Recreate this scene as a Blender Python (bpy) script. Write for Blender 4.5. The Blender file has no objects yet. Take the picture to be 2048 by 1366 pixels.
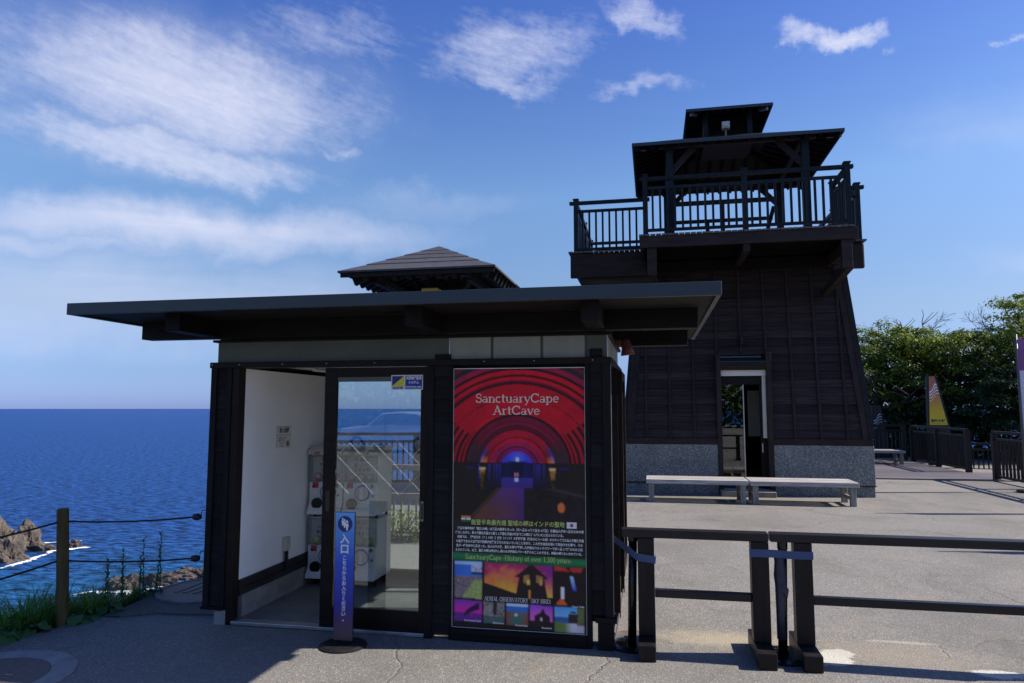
import bpy, math, random
from mathutils import Vector, Matrix, noise as mn
import numpy as np

random.seed(7)
rad = math.radians
S = bpy.context.scene
COL = S.collection

# ------------------------------------------------------------------ camera
CAM = bpy.data.cameras.new('camera')
cam = bpy.data.objects.new('camera', CAM)
COL.objects.link(cam)
CAM.sensor_width = 36.0
CAM.lens = 36.0 * 1400 / 2048
CAM.clip_start = 0.05
CAM.clip_end = 200000
YAW = rad(11.3)
PITCH = math.atan(134.5 / 1400)
cam.location = (0, 0, 1.6)
cam.rotation_euler = (rad(90) + PITCH, 0, YAW)
S.camera = cam
S.render.resolution_x = 1024
S.render.resolution_y = 683

# ------------------------------------------------------------------ sky and sun
SUN_TO = Vector((1.22, 0.21, 1.0)).normalized()
SUN_EL = math.asin(SUN_TO.z)
SUN_ROT = math.atan2(SUN_TO.x, SUN_TO.y)
S.view_settings.view_transform = 'Standard'
S.view_settings.look = 'None'
S.view_settings.exposure = 0.68
S.view_settings.gamma = 1.0
S.view_settings.use_curve_mapping = False

sl = bpy.data.lights.new('sun', 'SUN')
sl.energy = 5.0
sl.angle = rad(0.5)
sl.color = (1.0, 0.93, 0.84)
sun = bpy.data.objects.new('sun', sl)
COL.objects.link(sun)
sun.location = (20, 5, 30)
sun.rotation_euler = SUN_TO.to_track_quat('Z', 'Y').to_euler()


def pix_dir(x, y):
    """world direction of a point of the photograph (2048 x 1366)"""
    r = (x - 1024) / 1400; u = (683 - y) / 1400
    fw = math.cos(PITCH) - u * math.sin(PITCH); up = math.sin(PITCH) + u * math.cos(PITCH)
    return Vector((r * math.cos(YAW) - fw * math.sin(YAW), r * math.sin(YAW) + fw * math.cos(YAW), up)).normalized()


def azel(x, y):
    d = pix_dir(x, y)
    return math.atan2(d.x, d.y), math.asin(d.z)


W = bpy.data.worlds.new('World')
S.world = W
W.use_nodes = True
nt = W.node_tree
nt.nodes.clear()


def N(tree, typ, **kw):
    n = tree.nodes.new(typ)
    for k, v in kw.items():
        if k.startswith('i_'):
            key = k[2:]
            key = int(key) if key.isdigit() else key.replace('_', ' ')
            n.inputs[key].default_value = v
        else:
            setattr(n, k, v)
    return n


def L(tree, a, b):
    tree.links.new(a, b)


def mth(tree, op, a, b=None, c=None, clamp=False):
    n = tree.nodes.new('ShaderNodeMath')
    n.operation = op
    n.use_clamp = clamp
    for i, v in enumerate((a, b, c)):
        if v is None:
            continue
        if isinstance(v, (int, float)):
            n.inputs[i].default_value = v
        else:
            tree.links.new(v, n.inputs[i])
    return n.outputs[0]


def build_sky():
    out = N(nt, 'ShaderNodeOutputWorld')
    bg = N(nt, 'ShaderNodeBackground')
    bg.inputs['Strength'].default_value = 0.068
    sky = N(nt, 'ShaderNodeTexSky', sky_type='NISHITA')
    sky.sun_disc = False
    sky.sun_elevation = SUN_EL
    sky.sun_rotation = SUN_ROT
    sky.altitude = 20
    sky.air_density = 1.0
    sky.dust_density = 0.35
    sky.ozone_density = 2.2
    hs = N(nt, 'ShaderNodeHueSaturation')
    hs.inputs['Saturation'].default_value = 1.25
    hs.inputs['Value'].default_value = 0.86
    L(nt, sky.outputs[0], hs.inputs['Color'])
    tint = N(nt, 'ShaderNodeValToRGB')
    st_ = [(0.0, (0.50, 0.74, 2.10)), (0.05, (0.66, 0.82, 1.50)), (0.13, (1.30, 1.15, 1.30)), (0.30, (2.15, 1.75, 1.75)), (0.60, (1.45, 1.22, 1.95)), (1.0, (1.5, 1.30, 1.75))]
    while len(tint.color_ramp.elements) < len(st_):
        tint.color_ramp.elements.new(0.5)
    for e_, (p_, c_) in zip(tint.color_ramp.elements, st_):
        e_.position = p_; e_.color = (c_[0] / 2.5, c_[1] / 2.5, c_[2] / 2.5, 1)
    tc = N(nt, 'ShaderNodeTexCoord')
    sp = N(nt, 'ShaderNodeSeparateXYZ')
    L(nt, tc.outputs['Generated'], sp.inputs[0])
    az = mth(nt, 'ARCTAN2', sp.outputs[0], sp.outputs[1])
    el = mth(nt, 'ARCSINE', sp.outputs[2])
    cb = N(nt, 'ShaderNodeCombineXYZ')
    L(nt, az, cb.inputs[0]); L(nt, el, cb.inputs[1])
    # ragged edges
    wn = N(nt, 'ShaderNodeTexNoise', noise_dimensions='3D')
    wn.inputs['Scale'].default_value = 9; wn.inputs['Detail'].default_value = 6; wn.inputs['Roughness'].default_value = 0.62
    L(nt, cb.outputs[0], wn.inputs['Vector'])
    sub = N(nt, 'ShaderNodeVectorMath', operation='SUBTRACT'); sub.inputs[1].default_value = (0.5, 0.5, 0.5)
    L(nt, wn.outputs['Color'], sub.inputs[0])
    sc = N(nt, 'ShaderNodeVectorMath', operation='MULTIPLY'); sc.inputs[1].default_value = (0.22, 0.10, 0)
    L(nt, sub.outputs[0], sc.inputs[0])
    ad = N(nt, 'ShaderNodeVectorMath', operation='ADD')
    L(nt, cb.outputs[0], ad.inputs[0]); L(nt, sc.outputs[0], ad.inputs[1])
    P = ad.outputs[0]

    def band(p1, p2, hw, weight, inner=0.0):
        a1, e1 = azel(*p1); a2, e2 = azel(*p2)
        mp = N(nt, 'ShaderNodeMapping', vector_type='TEXTURE')
        mp.inputs['Location'].default_value = ((a1 + a2) / 2, (e1 + e2) / 2, 0)
        mp.inputs['Rotation'].default_value = (0, 0, math.atan2(e2 - e1, a2 - a1))
        mp.inputs['Scale'].default_value = (math.hypot(a2 - a1, e2 - e1) / 2, hw / 1400, 1)
        L(nt, P, mp.inputs['Vector'])
        ln = N(nt, 'ShaderNodeVectorMath', operation='LENGTH')
        L(nt, mp.outputs[0], ln.inputs[0])
        mr = N(nt, 'ShaderNodeMapRange', interpolation_type='SMOOTHSTEP')
        mr.inputs['From Min'].default_value = 1.15; mr.inputs['From Max'].default_value = inner
        mr.inputs['To Min'].default_value = 0; mr.inputs['To Max'].default_value = weight
        L(nt, ln.outputs['Value'], mr.inputs['Value'])
        return mr.outputs[0]

    def msum(lst):
        o = lst[0]
        for q in lst[1:]:
            o = mth(nt, 'MAXIMUM', o, q)
        return o
    puffy = msum([band((-300, 5), (880, 235), 135, 1.0, 0.1), band((-220, 190), (760, 360), 58, 0.95, 0.1),
                  band((380, 10), (900, 90), 75, 0.55), band((740, 100), (1280, 60), 92, 0.78, 0.05), band((1180, 15), (1400, 60), 48, 0.85, 0.1),
                  band((860, 125), (1180, 180), 40, 0.8), band((1170, 195), (1400, 172), 36, 0.75), band((1530, 62), (1820, 62), 30, 1.25, 0.1), band((1965, 98), (2045, 80), 13, 0.75),
                  band((640, 295), (760, 305), 20, 0.6), band((-2200, -300), (-500, -40), 160, 0.8), band((2300, -200), (3600, 100), 120, 0.6)])
    smooth = msum([band((-500, 380), (960, 460), 62, 0.78), band((-700, 475), (560, 500), 36, 0.45), band((-900, 565), (900, 590), 110, 0.42),
                   band((-260, 30), (820, 235), 150, 0.42), band((-100, 230), (700, 330), 70, 0.35), band((600, 400), (1100, 400), 36, 0.2), band((1900, 520), (2300, 540), 40, 0.2), band((1700, 250), (2400, 220), 60, 0.14)])
    # texture of the puffs, sheared along the bands
    tr_ = N(nt, 'ShaderNodeMapping')
    tr_.inputs['Rotation'].default_value = (0, 0, rad(13))
    L(nt, cb.outputs[0], tr_.inputs['Vector'])
    mp = N(nt, 'ShaderNodeMapping')
    mp.inputs['Scale'].default_value = (13, 72, 1)
    L(nt, tr_.outputs[0], mp.inputs['Vector'])
    mr2 = N(nt, 'ShaderNodeMapping')
    mr2.inputs['Scale'].default_value = (70, 120, 1)
    L(nt, tr_.outputs[0], mr2.inputs['Vector'])
    n5 = N(nt, 'ShaderNodeTexNoise'); n5.inputs['Scale'].default_value = 1.0; n5.inputs['Detail'].default_value = 5; n5.inputs['Roughness'].default_value = 0.6
    L(nt, mr2.outputs[0], n5.inputs['Vector'])
    n1 = N(nt, 'ShaderNodeTexNoise'); n1.inputs['Scale'].default_value = 1.0; n1.inputs['Detail'].default_value = 8; n1.inputs['Roughness'].default_value = 0.66; n1.inputs['Distortion'].default_value = 0.4
    L(nt, mp.outputs[0], n1.inputs['Vector'])
    n2 = N(nt, 'ShaderNodeTexNoise'); n2.inputs['Scale'].default_value = 7; n2.inputs['Detail'].default_value = 5
    L(nt, cb.outputs[0], n2.inputs['Vector'])
    tex = mth(nt, 'ADD', mth(nt, 'ADD', mth(nt, 'MULTIPLY', n1.outputs[0], 0.95), mth(nt, 'MULTIPLY', n5.outputs[0], 0.55)), mth(nt, 'MULTIPLY', n2.outputs[0], 0.30))
    pf = mth(nt, 'MULTIPLY', mth(nt, 'SUBTRACT', mth(nt, 'ADD', puffy, tex), 1.14), 0.78, clamp=True)
    pf = mth(nt, 'MULTIPLY', pf, mth(nt, 'MULTIPLY', puffy, 1.6, clamp=True))
    mp2 = N(nt, 'ShaderNodeMapping')
    mp2.inputs['Rotation'].default_value = (0, 0, rad(5)); mp2.inputs['Scale'].default_value = (3, 26, 1)
    L(nt, cb.outputs[0], mp2.inputs['Vector'])
    n3 = N(nt, 'ShaderNodeTexNoise'); n3.inputs['Scale'].default_value = 1.0; n3.inputs['Detail'].default_value = 6; n3.inputs['Distortion'].default_value = 0.5
    L(nt, mp2.outputs[0], n3.inputs['Vector'])
    sm = mth(nt, 'MULTIPLY', smooth, mth(nt, 'MULTIPLY_ADD', n3.outputs[0], 1.7, 0.05), clamp=True)
    dens = mth(nt, 'MINIMUM', mth(nt, 'ADD', pf, mth(nt, 'MULTIPLY', sm, mth(nt, 'SUBTRACT', 1.0, pf))), 0.9)
    mix = N(nt, 'ShaderNodeMix', data_type='RGBA')
    mix.inputs['B'].default_value = (7.0, 7.3, 9.0, 1)
    L(nt, dens, mix.inputs['Factor'])
    L(nt, el, tint.inputs[0])
    tm = N(nt, 'ShaderNodeVectorMath', operation='MULTIPLY'); L(nt, hs.outputs[0], tm.inputs[0]); L(nt, tint.outputs[0], tm.inputs[1])
    tm2 = N(nt, 'ShaderNodeVectorMath', operation='SCALE'); tm2.inputs['Scale'].default_value = 2.5; L(nt, tm.outputs[0], tm2.inputs[0])
    L(nt, tm2.outputs[0], mix.inputs['A'])
    L(nt, mix.outputs['Result'], bg.inputs['Color'])
    L(nt, bg.outputs[0], out.inputs['Surface'])


build_sky()

# ------------------------------------------------------------------ materials
MATS = {}


def base_mat(name):
    m = bpy.data.materials.new(name)
    m.use_nodes = True
    MATS[name] = m
    return m, m.node_tree, m.node_tree.nodes['Principled BSDF']


def mat(name, col, rough=0.6, var=0.25, scale=(8, 8, 8), bump=0.0, bscale=None, metal=0.0, spec=0.4, obj_var=0.0, detail=5, col2=None):
    m, t, b = base_mat(name)
    tc = N(t, 'ShaderNodeTexCoord')
    mp = N(t, 'ShaderNodeMapping'); mp.inputs['Scale'].default_value = scale
    L(t, tc.outputs['Object'], mp.inputs[0])
    n = N(t, 'ShaderNodeTexNoise'); n.inputs['Scale'].default_value = 1; n.inputs['Detail'].default_value = detail; n.inputs['Roughness'].default_value = 0.6
    if obj_var:
        oi = N(t, 'ShaderNodeObjectInfo')
        va = N(t, 'ShaderNodeVectorMath', operation='ADD')
        L(t, mp.outputs[0], va.inputs[0])
        cx = N(t, 'ShaderNodeCombineXYZ'); L(t, mth(t, 'MULTIPLY', oi.outputs['Random'], 37.0), cx.inputs[0]); L(t, mth(t, 'MULTIPLY', oi.outputs['Random'], 91.0), cx.inputs[1])
        L(t, cx.outputs[0], va.inputs[1]); L(t, va.outputs[0], n.inputs['Vector'])
    else:
        L(t, mp.outputs[0], n.inputs['Vector'])
    cr = N(t, 'ShaderNodeValToRGB')
    c2 = col2 or tuple(min(1, c * (1 + var)) for c in col)
    c1 = tuple(c * (1 - var) for c in col) if col2 is None else col
    cr.color_ramp.elements[0].position = 0.3; cr.color_ramp.elements[1].position = 0.72
    cr.color_ramp.elements[0].color = (*c1, 1); cr.color_ramp.elements[1].color = (*c2, 1)
    L(t, n.outputs[0], cr.inputs[0])
    src = cr.outputs[0]
    if obj_var:
        hv = N(t, 'ShaderNodeHueSaturation')
        L(t, mth(t, 'MULTIPLY_ADD', oi.outputs['Random'], 2 * obj_var, 1 - obj_var), hv.inputs['Value'])
        L(t, src, hv.inputs['Color']); src = hv.outputs[0]
    L(t, src, b.inputs['Base Color'])
    L(t, mth(t, 'MULTIPLY_ADD', n.outputs[0], 0.25, rough - 0.12, clamp=True), b.inputs['Roughness'])
    b.inputs['Metallic'].default_value = metal
    b.inputs['Specular IOR Level'].default_value = spec
    if bump:
        bp = N(t, 'ShaderNodeBump'); bp.inputs['Strength'].default_value = bump; bp.inputs['Distance'].default_value = 0.01
        if bscale:
            n2 = N(t, 'ShaderNodeTexNoise'); n2.inputs['Scale'].default_value = bscale; n2.inputs['Detail'].default_value = 6
            L(t, tc.outputs['Object'], n2.inputs['Vector']); L(t, n2.outputs[0], bp.inputs['Height'])
        else:
            L(t, n.outputs[0], bp.inputs['Height'])
        L(t, bp.outputs[0], b.inputs['Normal'])
    return m


mat('dark_wood', (0.0090, 0.0086, 0.0099), 0.6, 0.5, (14, 14, 2.5), 0.3, obj_var=0.25, spec=0.16)
mat('dark_wood_h', (0.0099, 0.0081, 0.0090), 0.6, 0.5, (2.5, 14, 14), 0.3, obj_var=0.25, spec=0.16)
mat('kiosk_board', (0.0115, 0.0105, 0.0125), 0.65, 0.6, (3, 10, 36), 0.5, obj_var=0.4, spec=0.16)
mat('frame_brown', (0.0120, 0.0085, 0.0075), 0.45, 0.4, (3, 20, 20), 0.1, obj_var=0.15, spec=0.16)
mat('fascia_metal', (0.0260, 0.0400, 0.0480), 0.42, 0.15, (2, 2, 6), 0.05, spec=0.5)
mat('soffit', (0.0158, 0.0140, 0.0126), 0.7, 0.4, (3, 12, 3), 0.2, spec=0.16)
mat('tower_board', (0.0340, 0.0250, 0.0245), 0.65, 0.6, (1.4, 10, 30), 0.6, obj_var=0.35, spec=0.16)
mat('tower_trim', (0.0290, 0.0220, 0.0210), 0.6, 0.4, (12, 12, 2.5), 0.3, obj_var=0.2, spec=0.16)
mat('tower_beam', (0.0310, 0.0220, 0.0205), 0.6, 0.4, (2.5, 12, 12), 0.3, obj_var=0.2, spec=0.16)
mat('rail_paint', (0.0120, 0.0180, 0.0220), 0.5, 0.35, (10, 10, 10), 0.15, obj_var=0.2, spec=0.16)
mat('roof_tile', (0.0110, 0.0105, 0.0115), 0.5, 0.25, (10, 10, 10), 0.2, obj_var=0.1, spec=0.16)
mat('gazebo_roof', (0.0740, 0.0730, 0.0760), 0.55, 0.15, (6, 6, 6), 0.05, spec=0.15, obj_var=0.06)
mat('gazebo_wood', (0.0158, 0.0135, 0.0135), 0.6, 0.4, (10, 10, 4), 0.2, obj_var=0.2, spec=0.16)
mat('barrier_wood', (0.0130, 0.0100, 0.0095), 0.42, 0.45, (3, 16, 16), 0.12, spec=0.4, obj_var=0.15)
mat('barrier_post', (0.0130, 0.0100, 0.0095), 0.45, 0.45, (16, 16, 3), 0.12, spec=0.25, obj_var=0.15)
mat('bench_wood', (0.36, 0.34, 0.32), 0.75, 0.45, (2.2, 34, 34), 0.5, obj_var=0.2)
mat('bench_leg', (0.2520, 0.2380, 0.2240), 0.75, 0.4, (24, 24, 3), 0.4, obj_var=0.15)
mat('deck_plank', (0.1200, 0.1050, 0.1125), 0.7, 0.35, (2, 20, 20), 0.3, obj_var=0.2)
mat('fence_wood', (0.0248, 0.0204, 0.0198), 0.55, 0.4, (10, 10, 3), 0.25, obj_var=0.2, spec=0.16)
mat('concrete', (0.2700, 0.2625, 0.2475), 0.85, 0.25, (9, 9, 9), 0.3, 60)
mat('kerb_concrete', (0.2400, 0.2320, 0.2160), 0.85, 0.35, (5, 5, 9), 0.3, 60)
mat('floor_concrete', (0.15, 0.155, 0.145), 0.6, 0.3, (4, 4, 4), 0.1)
mat('shaded_underside', (0.0060, 0.0060, 0.0075), 0.75, 0.4, (10, 10, 4), 0.2, obj_var=0.25, spec=0.1)  # darker timber: the shade under roofs and deck is put into the colour
mat('white_wall', (0.90, 0.89, 0.87), 0.7, 0.03, (3, 3, 3), 0.03)
mat('cream_panel', (0.72, 0.69, 0.60), 0.6, 0.05, (4, 4, 4))
mat('sheet_dark', (0.0750, 0.0863, 0.0713), 0.5, 0.35, (3, 3, 5), 0.1, col2=(0.115, 0.13, 0.11))
mat('sheet_light', (0.3000, 0.3150, 0.2775), 0.5, 0.15, (5, 5, 3), 0.1)
mat('sheet_strip', (0.075, 0.08, 0.072), 0.6, 0.3, (5, 5, 5))
mat('black_rubber', (0.0108, 0.0108, 0.0120), 0.55, 0.3, (20, 20, 20))
mat('black_gloss', (0.0072, 0.0072, 0.0084), 0.25, 0.3, (10, 10, 10), spec=0.5)
mat('aluminium', (0.55, 0.55, 0.56), 0.35, 0.1, (10, 10, 10), metal=0.9)
mat('dull_metal', (0.22, 0.22, 0.23), 0.5, 0.2, (10, 10, 10), metal=0.6)
mat('iron_cover', (0.130, 0.098, 0.090), 0.6, 0.35, (30, 30, 30), 0.5, 120, metal=0.3)
mat('post_wood', (0.085, 0.062, 0.020), 0.8, 0.45, (30, 30, 4), 0.5)
mat('rope', (0.012, 0.012, 0.012), 0.8, 0.3, (30, 30, 30))
mat('rusty', (0.20, 0.085, 0.04), 0.8, 0.5, (30, 30, 30), 0.3)
mat('red_brown', (0.13, 0.032, 0.026), 0.55, 0.2, (8, 8, 8))
mat('blue_belt', (0.060, 0.095, 0.19), 0.7, 0.2, (8, 8, 40))
mat('stanchion_tape', (0.030, 0.035, 0.055), 0.45, 0.35, (10, 10, 14), 0.2)
mat('yellow_lamp', (0.75, 0.55, 0.12), 0.5, 0.15, (6, 6, 6))
mat('beige_lamp', (0.62, 0.58, 0.46), 0.5, 0.1, (6, 6, 6))
mat('machine_white', (0.74, 0.74, 0.72), 0.35, 0.04, (4, 4, 4), spec=0.5)
mat('machine_grey', (0.52, 0.51, 0.49), 0.4, 0.06, (6, 6, 6))
mat('paper', (0.76, 0.74, 0.70), 0.8, 0.05, (5, 5, 5))
mat('ink', (0.02, 0.02, 0.025), 0.7, 0.1)
mat('ink_pink', (0.70, 0.25, 0.33), 0.7, 0.1)
mat('ink_red', (0.60, 0.05, 0.05), 0.6, 0.1)
mat('ink_blue', (0.025, 0.045, 0.36), 0.5, 0.08)
mat('ink_navy', (0.02, 0.035, 0.17), 0.5, 0.08)
mat('ink_yellow', (0.72, 0.66, 0.05), 0.6, 0.08)
mat('ink_lime', (0.60, 0.72, 0.20), 0.6, 0.08)
mat('ink_orange', (0.75, 0.22, 0.03), 0.6, 0.08)
mat('ink_brown', (0.36, 0.16, 0.04), 0.6, 0.08)
mat('ink_white', (0.82, 0.82, 0.82), 0.6, 0.03)
mat('ink_cream', (0.80, 0.76, 0.62), 0.6, 0.03)
mat('ink_green', (0.02, 0.20, 0.07), 0.6, 0.08)
mat('capsule_pink', (0.75, 0.30, 0.32), 0.4, 0.1)
mat('capsule_yellow', (0.75, 0.68, 0.08), 0.4, 0.1)
mat('sign_black', (0.012, 0.012, 0.012), 0.5, 0.2)
mat('banner_white', (0.72, 0.70, 0.76), 0.8, 0.06, (3, 3, 3))
mat('banner_purple', (0.24, 0.10, 0.26), 0.8, 0.15, (3, 3, 3))
mat('banner_pole', (0.09, 0.085, 0.11), 0.4, 0.1, (5, 5, 5))
mat('beige_rail', (0.30, 0.26, 0.21), 0.7, 0.2, (6, 6, 6))
mat('cone_red', (0.72, 0.07, 0.04), 0.5, 0.1)
mat('car_white', (0.6240, 0.6240, 0.6240), 0.25, 0.02, spec=0.6)
mat('car_glass', (0.015, 0.02, 0.025), 0.08, 0.1, spec=0.7)
mat('tyre', (0.015, 0.015, 0.015), 0.8, 0.2)
mat('lattice_white', (0.78, 0.78, 0.78), 0.4, 0.03)
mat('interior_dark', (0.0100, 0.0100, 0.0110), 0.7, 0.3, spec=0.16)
mat('bark', (0.050, 0.040, 0.034), 0.85, 0.45, (14, 14, 5), 0.5)
mat('twig', (0.13, 0.11, 0.10), 0.85, 0.3, (10, 10, 10))
mat('cliff_soil', (0.10, 0.085, 0.06), 0.95, 0.5, (1.2, 1.2, 1.2), 0.6)


def leaf_mat(name, c1, c2, c3=None, rough=0.5, transl=0.35):
    m, t, b = base_mat(name)
    g = N(t, 'ShaderNodeNewGeometry')
    cr = N(t, 'ShaderNodeValToRGB')
    cr.color_ramp.elements[0].color = (*c1, 1); cr.color_ramp.elements[1].color = (*c2, 1)
    if c3:
        e = cr.color_ramp.elements.new(0.85); e.color = (*c2, 1); cr.color_ramp.elements[2].color = (*c3, 1)
    L(t, g.outputs['Random Per Island'], cr.inputs[0])
    L(t, cr.outputs[0], b.inputs['Base Color'])
    b.inputs['Roughness'].default_value = rough
    b.inputs['Specular IOR Level'].default_value = 0.35
    tr = N(t, 'ShaderNodeBsdfTranslucent')
    hv = N(t, 'ShaderNodeHueSaturation'); hv.inputs['Value'].default_value = 1.5; hv.inputs['Saturation'].default_value = 1.1
    L(t, cr.outputs[0], hv.inputs['Color']); L(t, hv.outputs[0], tr.inputs[0])
    ms = N(t, 'ShaderNodeMixShader'); ms.inputs[0].default_value = transl
    L(t, b.outputs[0], ms.inputs[1]); L(t, tr.outputs[0], ms.inputs[2])
    L(t, ms.outputs[0], t.nodes['Material Output'].inputs['Surface'])
    return m


leaf_mat('leaf_dark', (0.040, 0.075, 0.014), (0.11, 0.16, 0.026), (0.18, 0.20, 0.03))
leaf_mat('leaf_light', (0.052, 0.095, 0.014), (0.165, 0.220, 0.028), (0.27, 0.275, 0.040))
leaf_mat('leaf_under', (0.020, 0.040, 0.014), (0.045, 0.075, 0.022))
leaf_mat('grass_blade', (0.045, 0.12, 0.014), (0.11, 0.24, 0.03), (0.17, 0.28, 0.05))
leaf_mat('weed_leaf', (0.035, 0.11, 0.025), (0.08, 0.19, 0.04))
leaf_mat('broad_leaf', (0.035, 0.11, 0.035), (0.08, 0.19, 0.05), transl=0.2)


def glass_mat(name, tint, ior=1.5, gain=1.0):
    m, t, b = base_mat(name)
    tr = N(t, 'ShaderNodeBsdfTransparent'); tr.inputs[0].default_value = (*tint, 1)
    gl = N(t, 'ShaderNodeBsdfGlossy'); gl.inputs['Roughness'].default_value = 0.0
    fr = N(t, 'ShaderNodeFresnel'); fr.inputs[0].default_value = ior
    ms = N(t, 'ShaderNodeMixShader')
    L(t, mth(t, 'MULTIPLY', fr.outputs[0], gain, clamp=True), ms.inputs[0])
    L(t, tr.outputs[0], ms.inputs[1]); L(t, gl.outputs[0], ms.inputs[2])
    L(t, ms.outputs[0], t.nodes['Material Output'].inputs['Surface'])
    return m


glass_mat('pane_glass', (0.90, 0.95, 0.94), 1.5, 2.4)
glass_mat('clear_glass', (0.94, 0.96, 0.96), 1.45, 1.0)
glass_mat('clear_plastic', (0.90, 0.91, 0.90), 1.45, 1.0)


def asphalt():
    m, t, b = base_mat('asphalt')
    tc = N(t, 'ShaderNodeTexCoord')
    O = tc.outputs['Object']

    def noise(scale, detail=5, rough=0.6, dist=0.0):
        n = N(t, 'ShaderNodeTexNoise'); n.inputs['Scale'].default_value = scale; n.inputs['Detail'].default_value = detail
        n.inputs['Roughness'].default_value = rough; n.inputs['Distortion'].default_value = dist
        L(t, O, n.inputs['Vector']); return n.outputs[0]

    def ramp(src, a, b_, lo=0.0, hi=1.0):
        r = N(t, 'ShaderNodeMapRange', interpolation_type='SMOOTHSTEP')
        r.inputs['From Min'].default_value = a; r.inputs['From Max'].default_value = b_; r.inputs['To Min'].default_value = lo; r.inputs['To Max'].default_value = hi
        L(t, src, r.inputs['Value']); return r.outputs[0]

    def mixc(fac, a, b_):
        x = N(t, 'ShaderNodeMix', data_type='RGBA')
        for sock, v in (('A', a), ('B', b_)):
            if isinstance(v, tuple):
                x.inputs[sock].default_value = (*v, 1)
            else:
                L(t, v, x.inputs[sock])
        if isinstance(fac, (int, float)):
            x.inputs['Factor'].default_value = fac
        else:
            L(t, fac, x.inputs['Factor'])
        return x.outputs['Result']

    fine = noise(170, 3, 0.7)
    vor = N(t, 'ShaderNodeTexVoronoi'); vor.inputs['Scale'].default_value = 95
    L(t, O, vor.inputs['Vector'])
    col = mixc(ramp(fine, 0.34, 0.68), (0.128, 0.121, 0.109), (0.280, 0.266, 0.243))
    # stone by stone tint
    stone = N(t, 'ShaderNodeSeparateColor'); L(t, vor.outputs['Color'], stone.inputs[0])
    col = mixc(ramp(stone.outputs[0], 0.84, 0.94, 0, 0.5), col, (0.421, 0.389, 0.316))
    col = mixc(ramp(stone.outputs[1], 0.82, 0.97, 0, 0.45), col, (0.055, 0.053, 0.049))
    # broad wear, tyre dark, brownish silt
    big = noise(0.55, 6, 0.62, 0.5)
    col = mixc(ramp(big, 0.42, 0.66, 0, 0.42), col, (0.109, 0.102, 0.086))
    mid = noise(2.2, 6, 0.65, 0.3)
    col = mixc(ramp(mid, 0.52, 0.72, 0, 0.4), col, (0.272, 0.228, 0.166))
    col = mixc(ramp(noise(1.1, 7, 0.7, 1.2), 0.52, 0.70, 0, 0.45), col, (0.089, 0.086, 0.077))
    # cracks
    v2 = N(t, 'ShaderNodeTexVoronoi', feature='DISTANCE_TO_EDGE'); v2.inputs['Scale'].default_value = 0.42
    wob = N(t, 'ShaderNodeTexNoise'); wob.inputs['Scale'].default_value = 2.5; wob.inputs['Detail'].default_value = 6
    L(t, O, wob.inputs['Vector'])
    va = N(t, 'ShaderNodeVectorMath', operation='MULTIPLY_ADD'); va.inputs[1].default_value = (0.5, 0.5, 0.0)
    L(t, wob.outputs['Color'], va.inputs[0]); L(t, O, va.inputs[2]); L(t, va.outputs[0], v2.inputs['Vector'])
    crack = mth(t, 'MULTIPLY', ramp(v2.outputs['Distance'], 0.006, 0.0), ramp(noise(0.8, 2), 0.5, 0.6))
    col = mixc(mth(t, 'MULTIPLY', crack, 0.12), col, (0.034, 0.033, 0.029))
    # spilt plaster and pale silt around the barrier feet (fixed places on the ground)
    ragged = noise(9, 7, 0.7)

    def spot(x, y, rx, ry, c, soft, gain):
        nonlocal col
        mp = N(t, 'ShaderNodeMapping', vector_type='TEXTURE')
        mp.inputs['Location'].default_value = (x, y, 0); mp.inputs['Scale'].default_value = (rx, ry, 1000)
        L(t, O, mp.inputs[0])
        ln = N(t, 'ShaderNodeVectorMath', operation='LENGTH'); L(t, mp.outputs[0], ln.inputs[0])
        d = mth(t, 'ADD', ln.outputs['Value'], mth(t, 'MULTIPLY', mth(t, 'SUBTRACT', ragged, 0.5), 1.6))
        col = mixc(ramp(d, 1.0, 1.0 - soft, 0, gain), col, c)
    spot(0.45, 5.25, 0.75, 0.28, (0.381, 0.323, 0.230), 0.9, 0.75)
    spot(1.5, 5.15, 0.9, 0.35, (0.306, 0.251, 0.178), 0.9, 0.5)
    spot(1.10, 4.99, 0.13, 0.15, (0.530, 0.508, 0.425), 0.25, 0.97)
    spot(1.17, 5.10, 0.12, 0.10, (0.503, 0.482, 0.402), 0.3, 0.9)
    spot(2.03, 4.9, 0.17, 0.08, (0.530, 0.508, 0.425), 0.25, 0.97)
    spot(1.65, 5.42, 0.3, 0.04, (0.408, 0.370, 0.287), 0.6, 0.6)
    L(t, col, b.inputs['Base Color'])
    b.inputs['Roughness'].default_value = 0.85
    b.inputs['Specular IOR Level'].default_value = 0.3
    bp = N(t, 'ShaderNodeBump'); bp.inputs['Strength'].default_value = 0.55; bp.inputs['Distance'].default_value = 0.006
    h = mth(t, 'ADD', fine, mth(t, 'MULTIPLY', vor.outputs['Distance'], 0.8))
    L(t, mth(t, 'SUBTRACT', h, mth(t, 'MULTIPLY', crack, 2.0)), bp.inputs['Height'])
    L(t, bp.outputs[0], b.inputs['Normal'])


asphalt()


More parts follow.
